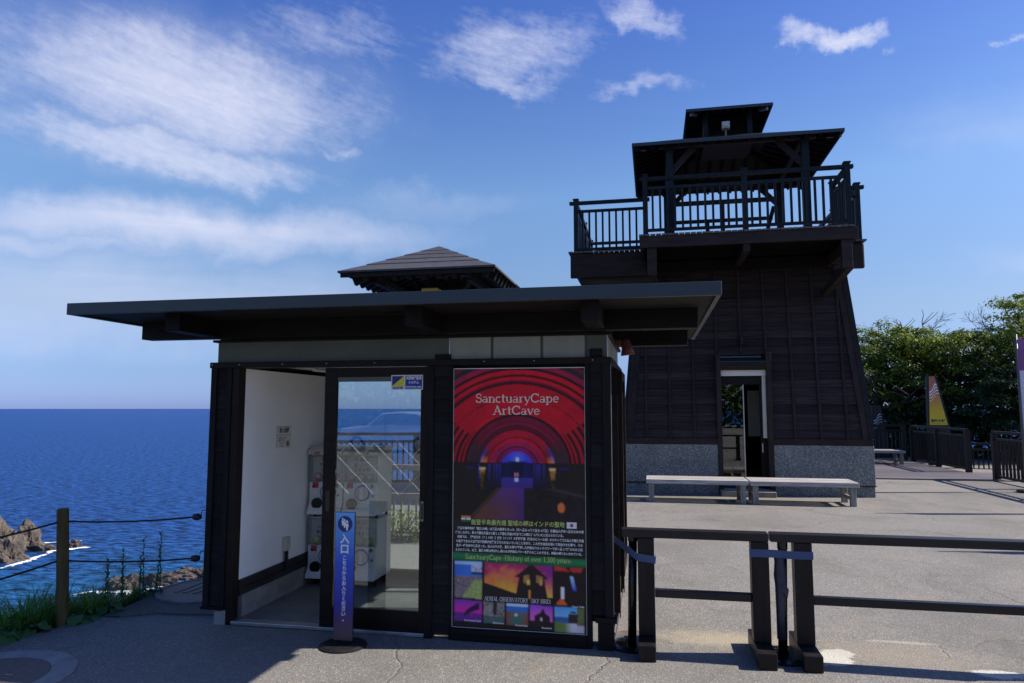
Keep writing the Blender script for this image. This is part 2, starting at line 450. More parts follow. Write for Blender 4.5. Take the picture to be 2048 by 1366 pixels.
def speckle_stone():
    m, t, b = base_mat('speckle_stone')
    tc = N(t, 'ShaderNodeTexCoord')
    v = N(t, 'ShaderNodeTexVoronoi'); v.inputs['Scale'].default_value = 75
    L(t, tc.outputs['Object'], v.inputs['Vector'])
    s = N(t, 'ShaderNodeSeparateColor'); L(t, v.outputs['Color'], s.inputs[0])
    cr = N(t, 'ShaderNodeValToRGB')
    cr.color_ramp.elements[0].color = (0.090, 0.098, 0.092, 1); cr.color_ramp.elements[1].color = (0.36, 0.38, 0.37, 1)
    e = cr.color_ramp.elements.new(0.55); e.color = (0.175, 0.185, 0.172, 1)
    e = cr.color_ramp.elements.new(0.86); e.color = (0.31, 0.315, 0.29, 1)
    L(t, s.outputs[0], cr.inputs[0])
    n = N(t, 'ShaderNodeTexNoise'); n.inputs['Scale'].default_value = 2.2; n.inputs['Detail'].default_value = 6
    L(t, tc.outputs['Object'], n.inputs['Vector'])
    hv = N(t, 'ShaderNodeHueSaturation'); L(t, mth(t, 'MULTIPLY_ADD', n.outputs[0], 0.8, 0.55), hv.inputs['Value']); L(t, cr.outputs[0], hv.inputs['Color'])
    L(t, hv.outputs[0], b.inputs['Base Color'])
    b.inputs['Roughness'].default_value = 0.6
    bp = N(t, 'ShaderNodeBump'); bp.inputs['Strength'].default_value = 0.5; bp.inputs['Distance'].default_value = 0.006
    L(t, v.outputs['Distance'], bp.inputs['Height']); L(t, bp.outputs[0], b.inputs['Normal'])


speckle_stone()


def sea_mat():
    m, t, b = base_mat('sea_water')
    g = N(t, 'ShaderNodeNewGeometry')
    mp = N(t, 'ShaderNodeMapping'); mp.inputs['Rotation'].default_value = (0, 0, rad(-33)); mp.inputs['Scale'].default_value = (0.42, 1.15, 1)
    L(t, g.outputs['Position'], mp.inputs[0])
    n = N(t, 'ShaderNodeTexNoise'); n.inputs['Scale'].default_value = 1; n.inputs['Detail'].default_value = 8; n.inputs['Roughness'].default_value = 0.66; n.inputs['Distortion'].default_value = 0.35
    L(t, mp.outputs[0], n.inputs['Vector'])
    n2 = N(t, 'ShaderNodeTexNoise'); n2.inputs['Scale'].default_value = 0.012; n2.inputs['Detail'].default_value = 5
    L(t, g.outputs['Position'], n2.inputs['Vector'])
    n4 = N(t, 'ShaderNodeTexNoise'); n4.inputs['Scale'].default_value = 0.05; n4.inputs['Detail'].default_value = 4
    mpb = N(t, 'ShaderNodeMapping'); mpb.inputs['Scale'].default_value = (0.5, 1.6, 1); L(t, g.outputs['Position'], mpb.inputs[0]); L(t, mpb.outputs[0], n4.inputs['Vector'])
    # deeper water further out from the shore, paler green over the rocks
    sp = N(t, 'ShaderNodeVectorMath', operation='DISTANCE'); sp.inputs[1].default_value = (-45, 62, -18)
    L(t, g.outputs['Position'], sp.inputs[0])
    sh = N(t, 'ShaderNodeMapRange', interpolation_type='SMOOTHSTEP')
    sh.inputs['From Min'].default_value = 75; sh.inputs['From Max'].default_value = 10; sh.inputs['To Max'].default_value = 0.85
    L(t, mth(t, 'ADD', sp.outputs['Value'], mth(t, 'MULTIPLY', n4.outputs[0], 40)), sh.inputs['Value'])
    mix = N(t, 'ShaderNodeMix', data_type='RGBA')
    mix.inputs['A'].default_value = (0.0115, 0.051, 0.175, 1); mix.inputs['B'].default_value = (0.012, 0.095, 0.175, 1)
    L(t, sh.outputs[0], mix.inputs['Factor'])
    hv = N(t, 'ShaderNodeHueSaturation')
    L(t, mth(t, 'MAXIMUM', mth(t, 'MULTIPLY_ADD', n.outputs[0], 8.5, -3.1), 0.22), hv.inputs['Value'])
    L(t, mix.outputs['Result'], hv.inputs['Color'])
    L(t, hv.outputs[0], b.inputs['Base Color'])
    b.inputs['Roughness'].default_value = 0.5
    b.inputs['IOR'].default_value = 1.33
    b.inputs['Specular IOR Level'].default_value = 0.06
    bp = N(t, 'ShaderNodeBump'); bp.inputs['Strength'].default_value = 1.0; bp.inputs['Distance'].default_value = 0.9
    L(t, n.outputs[0], bp.inputs['Height']); L(t, bp.outputs[0], b.inputs['Normal'])


sea_mat()


def foam_mat():
    m, t, b = base_mat('foam')
    g = N(t, 'ShaderNodeNewGeometry')
    n = N(t, 'ShaderNodeTexNoise'); n.inputs['Scale'].default_value = 1.1; n.inputs['Detail'].default_value = 9; n.inputs['Roughness'].default_value = 0.68; n.inputs['Distortion'].default_value = 0.6
    mp = N(t, 'ShaderNodeMapping'); mp.inputs['Scale'].default_value = (0.7, 1.2, 1); L(t, g.outputs['Position'], mp.inputs[0]); L(t, mp.outputs[0], n.inputs['Vector'])
    at = N(t, 'ShaderNodeAttribute', attribute_name='edge')
    b.inputs['Base Color'].default_value = (0.86, 0.88, 0.9, 1); b.inputs['Roughness'].default_value = 0.7
    tr = N(t, 'ShaderNodeBsdfTransparent')
    ms = N(t, 'ShaderNodeMixShader')
    r = N(t, 'ShaderNodeMapRange'); r.inputs['From Min'].default_value = 0.50; r.inputs['From Max'].default_value = 0.66
    L(t, mth(t, 'ADD', n.outputs[0], mth(t, 'MULTIPLY_ADD', at.outputs['Fac'], 0.42, -0.27)), r.inputs['Value'])
    L(t, r.outputs[0], ms.inputs[0]); L(t, tr.outputs[0], ms.inputs[1]); L(t, b.outputs[0], ms.inputs[2])
    L(t, ms.outputs[0], t.nodes['Material Output'].inputs['Surface'])


foam_mat()


def rock_mat():
    m, t, b = base_mat('sea_rock')
    g = N(t, 'ShaderNodeNewGeometry')
    n = N(t, 'ShaderNodeTexNoise'); n.inputs['Scale'].default_value = 0.6; n.inputs['Detail'].default_value = 9; n.inputs['Roughness'].default_value = 0.7
    L(t, g.outputs['Position'], n.inputs['Vector'])
    cr = N(t, 'ShaderNodeValToRGB')
    cr.color_ramp.elements[0].position = 0.32; cr.color_ramp.elements[1].position = 0.7
    cr.color_ramp.elements[0].color = (0.035, 0.028, 0.024, 1); cr.color_ramp.elements[1].color = (0.19, 0.155, 0.120, 1)
    L(t, n.outputs[0], cr.inputs[0]); L(t, cr.outputs[0], b.inputs['Base Color'])
    b.inputs['Roughness'].default_value = 0.85
    bp = N(t, 'ShaderNodeBump'); bp.inputs['Strength'].default_value = 1; bp.inputs['Distance'].default_value = 0.8
    L(t, n.outputs[0], bp.inputs['Height']); L(t, bp.outputs[0], b.inputs['Normal'])


rock_mat()


def vcol_mat(name, rough=0.45, spec=0.4):
    m, t, b = base_mat(name)
    a = N(t, 'ShaderNodeAttribute', attribute_name='print')
    L(t, a.outputs['Color'], b.inputs['Base Color'])
    b.inputs['Roughness'].default_value = rough; b.inputs['Specular IOR Level'].default_value = spec


vcol_mat('poster_print', 0.5, 0.25)


def gradient_mat(name, stops, z0, z1, rough=0.4):
    m, t, b = base_mat(name)
    tc = N(t, 'ShaderNodeTexCoord'); sp = N(t, 'ShaderNodeSeparateXYZ'); L(t, tc.outputs['Object'], sp.inputs[0])
    r = N(t, 'ShaderNodeMapRange'); r.inputs['From Min'].default_value = z0; r.inputs['From Max'].default_value = z1
    L(t, sp.outputs[2], r.inputs['Value'])
    cr = N(t, 'ShaderNodeValToRGB')
    while len(cr.color_ramp.elements) < len(stops):
        cr.color_ramp.elements.new(0.5)
    for e, (p, c) in zip(cr.color_ramp.elements, stops):
        e.position = p; e.color = (*c, 1)
    L(t, r.outputs[0], cr.inputs[0]); L(t, cr.outputs[0], b.inputs['Base Color'])
    b.inputs['Roughness'].default_value = rough


gradient_mat('entry_panel', [(0.0, (0.075, 0.05, 0.065)), (0.14, (0.05, 0.022, 0.11)), (0.28, (0.020, 0.022, 0.30)), (0.6, (0.020, 0.085, 0.55)), (1.0, (0.13, 0.42, 0.80))], 0.05, 0.89)
gradient_mat('sail_panel', [(0.0, (0.72, 0.62, 0.02)), (0.25, (0.72, 0.50, 0.02)), (0.5, (0.60, 0.28, 0.05)), (0.72, (0.50, 0.16, 0.09)), (1.0, (0.42, 0.13, 0.09))], 1.74, 3.13)


# ------------------------------------------------------------------ mesh helpers
ORI = {}


class MB:
    def __init__(s):
        s.v = []; s.f = []

    def add(s, v, f):
        o = len(s.v)
        s.v += [tuple(p) for p in v]
        s.f += [tuple(i + o for i in q) for q in f]
        return s

    def box(s, x0, x1, y0, y1, z0, z1):
        v = [(x0, y0, z0), (x1, y0, z0), (x1, y1, z0), (x0, y1, z0), (x0, y0, z1), (x1, y0, z1), (x1, y1, z1), (x0, y1, z1)]
        return s.add(v, [(0, 3, 2, 1), (4, 5, 6, 7), (0, 1, 5, 4), (1, 2, 6, 5), (2, 3, 7, 6), (3, 0, 4, 7)])

    def hexa(s, b, t):
        return s.add(list(b) + list(t), [(0, 3, 2, 1), (4, 5, 6, 7), (0, 1, 5, 4), (1, 2, 6, 5), (2, 3, 7, 6), (3, 0, 4, 7)])

    def beam(s, p, q, w, h, up=(0, 0, 1)):
        p = Vector(p); q = Vector(q); d = (q - p).normalized(); up = Vector(up)
        if abs(d.dot(up)) > 0.98:
            up = Vector((0, 1, 0))
        sd = d.cross(up).normalized() * w / 2; u = sd.cross(d).normalized() * h / 2
        return s.hexa([p - sd - u, p + sd - u, p + sd + u, p - sd + u], [q - sd - u, q + sd - u, q + sd + u, q - sd + u])

    def tube(s, pts, r, n=8, caps=True):
        pts = [Vector(p) for p in pts]
        rs = r if isinstance(r, (list, tuple)) else [r] * len(pts)
        rings = []
        up = Vector((0.13, 0.27, 0.95))
        for i, p in enumerate(pts):
            d = (pts[min(i + 1, len(pts) - 1)] - pts[max(i - 1, 0)]).normalized()
            if abs(d.dot(up)) > 0.95:
                a = d.cross(Vector((1, 0.1, 0))).normalized()
            else:
                a = d.cross(up).normalized()
            b = d.cross(a)
            rings.append([p + (a * math.cos(2 * math.pi * k / n) + b * math.sin(2 * math.pi * k / n)) * rs[i] for k in range(n)])
        v = [x for rg in rings for x in rg]; f = []
        for i in range(len(pts) - 1):
            for k in range(n):
                f.append((i * n + k, i * n + (k + 1) % n, (i + 1) * n + (k + 1) % n, (i + 1) * n + k))
        if caps:
            f.append(tuple(reversed(range(n)))); f.append(tuple((len(pts) - 1) * n + k for k in range(n)))
        return s.add(v, f)

    def cyl(s, x, y, r, z0, z1, n=32, r1=None):
        r1 = r if r1 is None else r1
        v = [(x + r * math.cos(2 * math.pi * k / n), y + r * math.sin(2 * math.pi * k / n), z0) for k in range(n)]
        v += [(x + r1 * math.cos(2 * math.pi * k / n), y + r1 * math.sin(2 * math.pi * k / n), z1) for k in range(n)]
        f = [(k, (k + 1) % n, n + (k + 1) % n, n + k) for k in range(n)]
        f += [tuple(reversed(range(n))), tuple(range(n, 2 * n))]
        return s.add(v, f)

    def ring(s, x, y, r0, r1, z0, z1, n=48):
        v = []
        for k in range(n):
            c, sn = math.cos(2 * math.pi * k / n), math.sin(2 * math.pi * k / n)
            v += [(x + r0 * c, y + r0 * sn, z0), (x + r1 * c, y + r1 * sn, z0), (x + r1 * c, y + r1 * sn, z1), (x + r0 * c, y + r0 * sn, z1)]
        f = []
        for k in range(n):
            a = 4 * k; b = 4 * ((k + 1) % n)
            for i in range(4):
                f.append((a + i, b + i, b + (i + 1) % 4, a + (i + 1) % 4))
        return s.add(v, f)

    def plate_y(s, poly, y, t=0.0):
        """flat polygon (x, z) facing -Y; with thickness t behind it"""
        n = len(poly)
        v = [(x, y, z) for x, z in poly]
        if t <= 0:
            return s.add(v, [tuple(range(n))])
        v += [(x, y + t, z) for x, z in poly]
        f = [tuple(range(n)), tuple(reversed(range(n, 2 * n)))] + [(k, n + k, n + (k + 1) % n, (k + 1) % n) for k in range(n)]
        return s.add(v, f)

    def disc_y(s, x, z, rx, rz, y, t=0.0, n=24):
        return s.plate_y([(x + rx * math.cos(2 * math.pi * k / n), z + rz * math.sin(2 * math.pi * k / n)) for k in range(n)], y, t)

    def extrude_x(s, poly, x0, x1):
        """polygon (y, z) extruded along x"""
        n = len(poly)
        v = [(x0, y, z) for y, z in poly] + [(x1, y, z) for y, z in poly]
        f = [tuple(range(n)), tuple(reversed(range(n, 2 * n)))] + [(k, n + k, n + (k + 1) % n, (k + 1) % n) for k in range(n)]
        return s.add(v, f)


def thing(name, label, cat, loc=(0, 0, 0), group=None):
    o = bpy.data.objects.new(name, None)
    o.empty_display_size = 0.1
    o.location = loc
    COL.objects.link(o)
    ORI[o] = Vector(loc)
    o['label'] = label; o['category'] = cat
    if group:
        o['group'] = group
    return o


def tag(o, label=None, cat=None, group=None, kind=None):
    for k, v in (('label', label), ('category', cat), ('group', group), ('kind', kind)):
        if v:
            o[k] = v
    return o


def to_mesh(name, mb, org=Vector((0, 0, 0)), smooth=False):
    me = bpy.data.meshes.new(name)
    me.from_pydata([(a - org.x, b - org.y, c - org.z) for a, b, c in mb.v], [], mb.f)
    me.validate()
    import bmesh
    bm = bmesh.new(); bm.from_mesh(me)
    bmesh.ops.recalc_face_normals(bm, faces=bm.faces)
    bm.to_mesh(me); bm.free()
    if smooth:
        for p in me.polygons:
            p.use_smooth = True
    return me


def make(name, mb, material, parent=None, loc=None, bevel=0.0, smooth=False, label=None):
    org = ORI[parent] if parent is not None else Vector(loc or (0, 0, 0))
    me = to_mesh(name, mb, org, smooth)
    me.materials.append(MATS[material])
    o = bpy.data.objects.new(name, me)
    COL.objects.link(o)
    if parent is not None:
        o.parent = parent
    else:
        o.location = org
    ORI[o] = org
    if bevel:
        md = o.modifiers.new('bevel', 'BEVEL'); md.width = bevel; md.segments = 2; md.limit_method = 'ANGLE'; md.angle_limit = rad(40)
    if label:
        o['label'] = label
    return o


def B(name, parent, material, x0, x1, y0, y1, z0, z1, bevel=0.0, label=None):
    return make(name, MB().box(x0, x1, y0, y1, z0, z1), material, parent, bevel=bevel, label=label)


def piece(name, mesh, loc, parent, rot=None):
    """one of many alike pieces sharing mesh data; loc in the world"""
    o = bpy.data.objects.new(name, mesh)
    o.location = Vector(loc) - ORI[parent]
    if rot:
        o.rotation_euler = rot
    o.parent = parent
    COL.objects.link(o)
    return o


def unit(name, material, mb, bevel=0.0):
    me = to_mesh(name, mb)
    me.materials.append(MATS[material])
    return me


def text_mesh(name, body, size, bold=0.0, align='CENTER', spacing=1.0, line=1.0):
    c = bpy.data.curves.new(name, 'FONT')
    c.body = body; c.size = size; c.offset = bold; c.align_x = align; c.align_y = 'CENTER'
    c.space_character = spacing; c.space_line = line; c.resolution_u = 2
    o = bpy.data.objects.new(name, c)
    COL.objects.link(o)
    bpy.context.view_layer.update()
    dg = bpy.context.evaluated_depsgraph_get()
    me = bpy.data.meshes.new_from_object(o.evaluated_get(dg))
    bpy.data.objects.remove(o); bpy.data.curves.remove(c)
    me.name = name
    me.materials.clear()
    return me


def lettering(body, size, pos, material, parent, bold=0.0, width=None, rot=(rad(90), 0, 0), line=1.0, spacing=1.0, name='lettering', align='CENTER'):
    me = text_mesh(name, body, size, bold, align, spacing, line)
    if width and len(me.vertices):
        xs = [v.co.x for v in me.vertices]
        k = width / max(1e-6, max(xs) - min(xs))
        for v in me.vertices:
            v.co.x *= k
    me.materials.append(MATS[material])
    o = bpy.data.objects.new(name, me)
    o.rotation_euler = rot
    o.location = Vector(pos) - ORI[parent]
    o.parent = parent
    COL.objects.link(o)
    return o


def blade(mb, x, y, z, h, lean, az, w):
    d = Vector((math.cos(az), math.sin(az), 0)); s = Vector((-d.y, d.x, 0)) * w
    p = Vector((x, y, z)); V = []
    for i, t in enumerate((0, 0.4, 0.75, 1.0)):
        c = p + d * lean * h * t * t + Vector((0, 0, h * t * (1 - 0.25 * lean * t)))
        k = (1, 0.85, 0.5, 0.0)[i]
        if i < 3:
            V += [c - s * k, c + s * k]
        else:
            V.append(c)
    mb.add(V, [(0, 1, 3, 2), (2, 3, 5, 4), (4, 5, 6)])


# a small serif letter set, drawn as pen strokes: cap height 1
def _arc(cx, cy, rx, ry, a0, a1, w, n=14):
    return [(cx + rx * math.cos(rad(a0 + (a1 - a0) * i / n)), cy + ry * math.sin(rad(a0 + (a1 - a0) * i / n))) for i in range(n + 1)], w


K_, T_ = 0.125, 0.06


def _ln(*p, w=K_):
    return list(p), w


def _sf(x, y, h=0.13):
    return [(x - h, y), (x + h, y)], T_


GL = {
    'S': (0.62, [_arc(.31, .75, .21, .23, 25, 270, .09), _arc(.31, .27, .24, .25, 90, -160, .11), _ln((.5, .7), (.5, .95), w=T_), _ln((.08, .05), (.08, .3), w=T_)]),
    'a': (0.56, [_arc(.22, .18, .16, .17, 0, 360, .08), _ln((.42, .03), (.42, .46)), _arc(.25, .46, .17, .19, 0, 150, T_), _sf(.47, .03, .07)]),
    'n': (0.64, [_ln((.14, 0), (.14, .64)), _arc(.33, .42, .17, .22, 180, 0, .07), _ln((.5, 0), (.5, .44)), _sf(.14, .02), _sf(.5, .02), _sf(.09, .63, .08)]),
    'c': (0.52, [_arc(.29, .33, .22, .31, 50, 310, .1)]),
    't': (0.40, [_ln((.18, .1), (.18, .88)), _sf(.2, .63, .17), _arc(.28, .1, .1, .09, 180, 320, T_)]),
    'u': (0.64, [_ln((.14, .2), (.14, .64)), _arc(.32, .22, .18, .2, 180, 360, .07), _ln((.5, 0), (.5, .64)), _sf(.09, .63, .08), _sf(.45, .63, .08), _sf(.55, .02, .07)]),
    'r': (0.47, [_ln((.15, 0), (.15, .64)), _arc(.32, .42, .16, .2, 175, 60, .07), _sf(.16, .02, .14), _sf(.1, .63, .08)]),
    'y': (0.58, [_ln((.08, .62), (.3, .02)), _ln((.52, .62), (.2, -.27), w=T_), _sf(.09, .63, .11), _sf(.5, .63, .09), _ln((.08, -.25), (.22, -.26), w=.08)]),
    'C': (0.80, [_arc(.42, .5, .34, .46, 48, 312, .12), _ln((.7, .68), (.7, .97), w=T_), _ln((.7, .06), (.7, .25), w=T_)]),
    'p': (0.62, [_ln((.14, -.26), (.14, .64)), _arc(.33, .32, .2, .3, 150, -150, .09), _sf(.14, -.25), _sf(.09, .63, .08)]),
    'e': (0.54, [_arc(.28, .33, .21, .3, 0, 315, .09), _ln((.08, .35), (.49, .35), w=T_)]),
    'A': (0.80, [_ln((.1, 0), (.4, 1), w=T_), _ln((.38, 1), (.7, 0)), _ln((.2, .34), (.57, .34), w=T_), _sf(.1, .02), _sf(.7, .02)]),
    'v': (0.58, [_ln((.09, .63), (.3, .02)), _ln((.3, .02), (.51, .63), w=T_), _sf(.1, .63, .1), _sf(.5, .63, .09)]),
    'H': (0.86, [_ln((.17, 0), (.17, .98)), _ln((.69, 0), (.69, .98)), _ln((.17, .5), (.69, .5), w=T_)] + [_sf(x, y) for x in (.17, .69) for y in (.02, .97)]),
    'i': (0.32, [_ln((.16, 0), (.16, .63)), _ln((.16, .8), (.16, .92)), _sf(.16, .02), _sf(.1, .62, .08)]),
    's': (0.46, [_arc(.23, .48, .14, .14, 30, 270, .08), _arc(.23, .18, .16, .17, 90, -160, .09)]),
    'o': (0.58, [_arc(.29, .32, .21, .3, 0, 360, .1)]),
    'f': (0.38, [_ln((.17, 0), (.17, .8)), _arc(.28, .8, .11, .15, 180, 50, .07), _sf(.2, .63, .15), _sf(.17, .02)]),
    '1': (0.50, [_ln((.26, 0), (.26, .98)), _sf(.26, .02, .16), _ln((.1, .82), (.26, .96), w=T_)]),
    '3': (0.54, [_arc(.24, .74, .18, .22, 150, -90, .09), _arc(.24, .27, .21, .25, 90, -150, .1)]),
    '0': (0.56, [_arc(.28, .49, .2, .47, 0, 360, .1, 20)]),
    ',': (0.25, [_ln((.12, .06), (.08, -.14), w=.1)]),
    '-': (0.34, [_ln((.04, .34), (.28, .34), w=.08)]),
    'E': (0.70, [_ln((.16, 0), (.16, .98)), _ln((.06, .02), (.6, .02), w=T_), _ln((.06, .96), (.58, .96), w=T_), _ln((.16, .5), (.44, .5), w=T_), _ln((.6, 0), (.6, .22), w=T_), _ln((.58, .76), (.58, .98), w=T_)]),
    'R': (0.76, [_ln((.16, 0), (.16, .98)), _ln((.06, .96), (.38, .96), w=T_), _arc(.36, .73, .22, .23, 90, -90, .1), _ln((.16, .5), (.38, .5), w=T_), _ln((.38, .5), (.66, .02)), _sf(.16, .02), _sf(.68, .02, .08)]),
    'I': (0.36, [_ln((.18, 0), (.18, .98)), _sf(.18, .02), _sf(.18, .97)]),
    'L': (0.66, [_ln((.16, 0), (.16, .98)), _ln((.06, .02), (.58, .02), w=T_), _ln((.58, 0), (.58, .26), w=T_), _sf(.16, .97)]),
    'O': (0.84, [_arc(.42, .49, .34, .47, 0, 360, .11, 22)]),
    'B': (0.70, [_ln((.16, 0), (.16, .98)), _arc(.34, .74, .2, .22, 90, -90, .09), _arc(.34, .26, .25, .25, 90, -90, .1), _ln((.06, .97), (.34, .97), w=T_), _ln((.06, .02), (.34, .02), w=T_), _ln((.16, .51), (.34, .51), w=T_)]),
    'V': (0.78, [_ln((.1, .98), (.4, 0)), _ln((.4, 0), (.7, .98), w=T_), _sf(.1, .97), _sf(.7, .97)]),
    'T': (0.72, [_ln((.36, 0), (.36, .98)), _ln((.06, .96), (.66, .96), w=T_), _ln((.07, .72), (.07, .97), w=T_), _ln((.65, .72), (.65, .97), w=T_), _sf(.36, .02)]),
    'Y': (0.74, [_ln((.36, 0), (.36, .45)), _ln((.1, .97), (.36, .44)), _ln((.64, .97), (.38, .44), w=T_), _sf(.36, .02), _sf(.1, .97), _sf(.64, .97)]),
    'K': (0.78, [_ln((.16, 0), (.16, .98)), _ln((.16, .4), (.62, .97), w=T_), _ln((.32, .58), (.68, .02)), _sf(.16, .02), _sf(.16, .97), _sf(.66, .97, .1), _sf(.7, .02, .1)]),
    'D': (0.80, [_ln((.16, 0), (.16, .98)), _arc(.34, .49, .36, .47, 90, -90, .11, 18), _ln((.06, .97), (.36, .97), w=T_), _ln((.06, .02), (.36, .02), w=T_)]),
    '(': (0.34, [_arc(.34, .42, .22, .6, 120, 240, .07)]),
    ')': (0.34, [_arc(.0, .42, .22, .6, 60, -60, .07)]),
}


def serif(body, h, x, z, y, material, parent, width=None, bold=1.0):
    """text of pen strokes on a plate facing -Y, centred on x, baseline at z"""
    adv = 0.0; mb = MB(); quads = []
    for ch in body:
        if ch == ' ':
            adv += 0.34; continue
        w, strokes = GL[ch]
        for pts, sw in strokes:
            for i in range(len(pts) - 1):
                quads.append((adv + pts[i][0], pts[i][1], adv + pts[i + 1][0], pts[i + 1][1], sw * bold))
        adv += w
    kx = (width / adv) if width else h
    x0 = x - adv * kx / 2
    for i, (ax, az_, bx, bz, sw) in enumerate(quads):
        dx, dz = bx - ax, bz - az_
        l = math.hypot(dx, dz) or 1e-6
        nx, nz = -dz / l * sw / 2, dx / l * sw / 2
        ex, ez = dx / l * sw * 0.1, dz / l * sw * 0.1
        pts = [(ax - nx - ex, az_ - nz - ez), (bx - nx + ex, bz - nz + ez), (bx + nx + ex, bz + nz + ez), (ax + nx - ex, az_ + nz - ez)]
        mb.plate_y([(x0 + p * kx, z + q * h) for p, q in pts], y - 0.00003 * (i % 7))
    return make('lettering', mb, material, parent)


# ------------------------------------------------------------------ ground, sea, cliff
EDGE = [(-45, -30), (-40, -12), (-16, -6), (-6.5, -1.5), (-4.75, 1.2), (-4.58, 2.9), (-4.46, 4.0), (-4.40, 4.35), (-4.30, 4.6), (-4.21, 4.9), (-4.23, 5.2), (-4.25, 5.45),
        (-4.26, 5.75), (-4.12, 6.0), (-4.05, 6.6), (-4.4, 8.0), (-5.4, 9.6), (-6.6, 12.0), (-6.8, 14.3), (-5.0, 15.4), (-1.5, 16.6), (0.2, 19.5), (2.2, 24.5), (5.5, 26.2), (10, 26.5), (22, 27), (45, 20), (60, -5), (50, -45), (-45, -45)]


def ground():
    # sheet with a gentle rolled-off rim, then the cliff down to the sea
    n = len(EDGE)
    c = Vector((0.5, 3, 0))
    mb = MB()
    inner = []
    import bmesh
    bm = bmesh.new()
    ring0 = [bm.verts.new((x, y, 0)) for x, y in EDGE]
    bm.faces.new(ring0)
    bmesh.ops.triangulate(bm, faces=bm.faces)
    me = bpy.data.meshes.new('ground'); bm.to_mesh(me); bm.free()
    me.materials.append(MATS['asphalt'])
    o = bpy.data.objects.new('ground', me); COL.objects.link(o)
    for p in me.polygons:
        if p.normal.z < 0:
            p.flip()
    tag(o, 'pale worn asphalt terrace in front of the tower and booth', kind='structure')
    # cliff skirt
    rings = []
    spec = [(0, -0.004), (0.12, -0.10), (0.35, -0.6), (0.6, -2.0), (1.0, -4.5), (1.6, -8.5), (2.2, -14), (3, -19)]
    pts = [Vector((x, y, 0)) for x, y in EDGE]
    dense = []
    for i in range(n):
        a, b = pts[i], pts[(i + 1) % n]
        k = max(1, int((b - a).length / 0.6)) if (a - Vector((-4, 6, 0))).length < 14 else max(1, int((b - a).length / 4))
        for j in range(k):
            dense.append(a.lerp(b, j / k))
    m = len(dense)
    nor = []
    for i in range(m):
        d = dense[(i + 1) % m] - dense[i - 1]
        nor.append(Vector((d.y, -d.x, 0)).normalized())
    # smooth the normals
    for _ in range(6):
        nor = [(nor[i - 1] + nor[i] * 2 + nor[(i + 1) % m]).normalized() for i in range(m)]
    sign = 1 if (dense[20] + nor[20] * 0.5 - c).length > (dense[20] - c).length else -1
    nor = [q * sign for q in nor]
    mb = MB()
    V = []
    for d, z in spec:
        for i in range(m):
            p = dense[i] + nor[i] * d
            j = mn.noise(Vector((p.x * 0.6, p.y * 0.6, z * 0.4)))
            w = min(1, d / 1.4)
            V.append((p.x + nor[i].x * j * 0.5 * w, p.y + nor[i].y * j * 0.5 * w, z + 0.35 * j * w))
    F = []
    for r in range(len(spec) - 1):
        for i in range(m):
            F.append((r * m + i, r * m + (i + 1) % m, (r + 1) * m + (i + 1) % m, (r + 1) * m + i))
    mb.add(V, F)
    o = make('cliff', mb, 'cliff_soil', smooth=True)
    tag(o, 'earth and rock slope falling from the terrace to the sea', kind='structure')
    # asphalt shoulder rolled over towards the edge, left of the booth
    sm = MB()
    prof = [(-3.36, 4.75), (-3.40, 5.1), (-3.5, 5.6)]
    return o


ground()
sea = make('sea', MB().add([(-90000, -60000, -18), (90000, -60000, -18), (90000, 120000, -18), (-90000, 120000, -18)], [(0, 1, 2, 3)]), 'sea_water')
tag(sea, 'deep blue open sea with small waves out to the horizon', kind='structure')


def rock(name, label, cx, cy, sx, sy, sz, seed, zb=-18.25, sub=5, jag=0.45, group=None):
    import bmesh
    bm = bmesh.new()
    bmesh.ops.create_icosphere(bm, subdivisions=sub, radius=1)
    for v in bm.verts:
        p = v.co.copy()
        q = p * 1.3 + Vector((seed * 7.1, seed * 3.3, seed))
        d = 1 + jag * mn.fractal(q, 0.8, 2.1, 5) + 0.25 * abs(mn.noise(q * 3.1))
        if p.z < -0.2:
            d = 1 + 0.3 * (d - 1)
        v.co = Vector((p.x * sx * d, p.y * sy * d, max(-0.3, p.z) * sz * d))
    me = bpy.data.meshes.new(name); bm.to_mesh(me); bm.free()
    me.materials.append(MATS['sea_rock'])
    o = bpy.data.objects.new(name, me); COL.objects.link(o)
    o.location = (cx, cy, zb)
    tag(o, label, 'rock', group or 'rocks in the surf below the cliff')
    return o


rock('sea_rock', 'tall brown sea stack cut by the left edge of the picture', -85.0, 78.0, 2.3, 2.2, 5.1, 1)
rock('sea_rock', 'broad brown rock at the foot of the left sea stack', -82.7, 78.6, 2.7, 2.0, 2.6, 2)
rock('sea_rock', 'dark jagged rock behind the foot of the left sea stack', -87.2, 85.8, 2.1, 1.6, 3.0, 3)
rock('sea_rock', 'low reddish reef running right from the left sea stack', -83.4, 84.8, 2.9, 0.9, 0.85, 4, jag=0.6)
rock('sea_rock', 'small dark reef tip right of the wooden fence post', -81.0, 87.9, 1.15, 0.7, 0.95, 5, jag=0.6)
rock('sea_rock', 'low rounded shore rock behind the tall green weeds', -57.0, 68.9, 1.55, 0.9, 1.6, 6)
rock('sea_rock', 'flat shore ledge of brown rock left of the booth', -54.4, 71.2, 3.0, 1.0, 1.2, 7, jag=0.6)
rock('sea_rock', 'dark shore ledge ending behind the booth corner', -51.2, 74.6, 2.9, 1.1, 1.3, 8, jag=0.6)


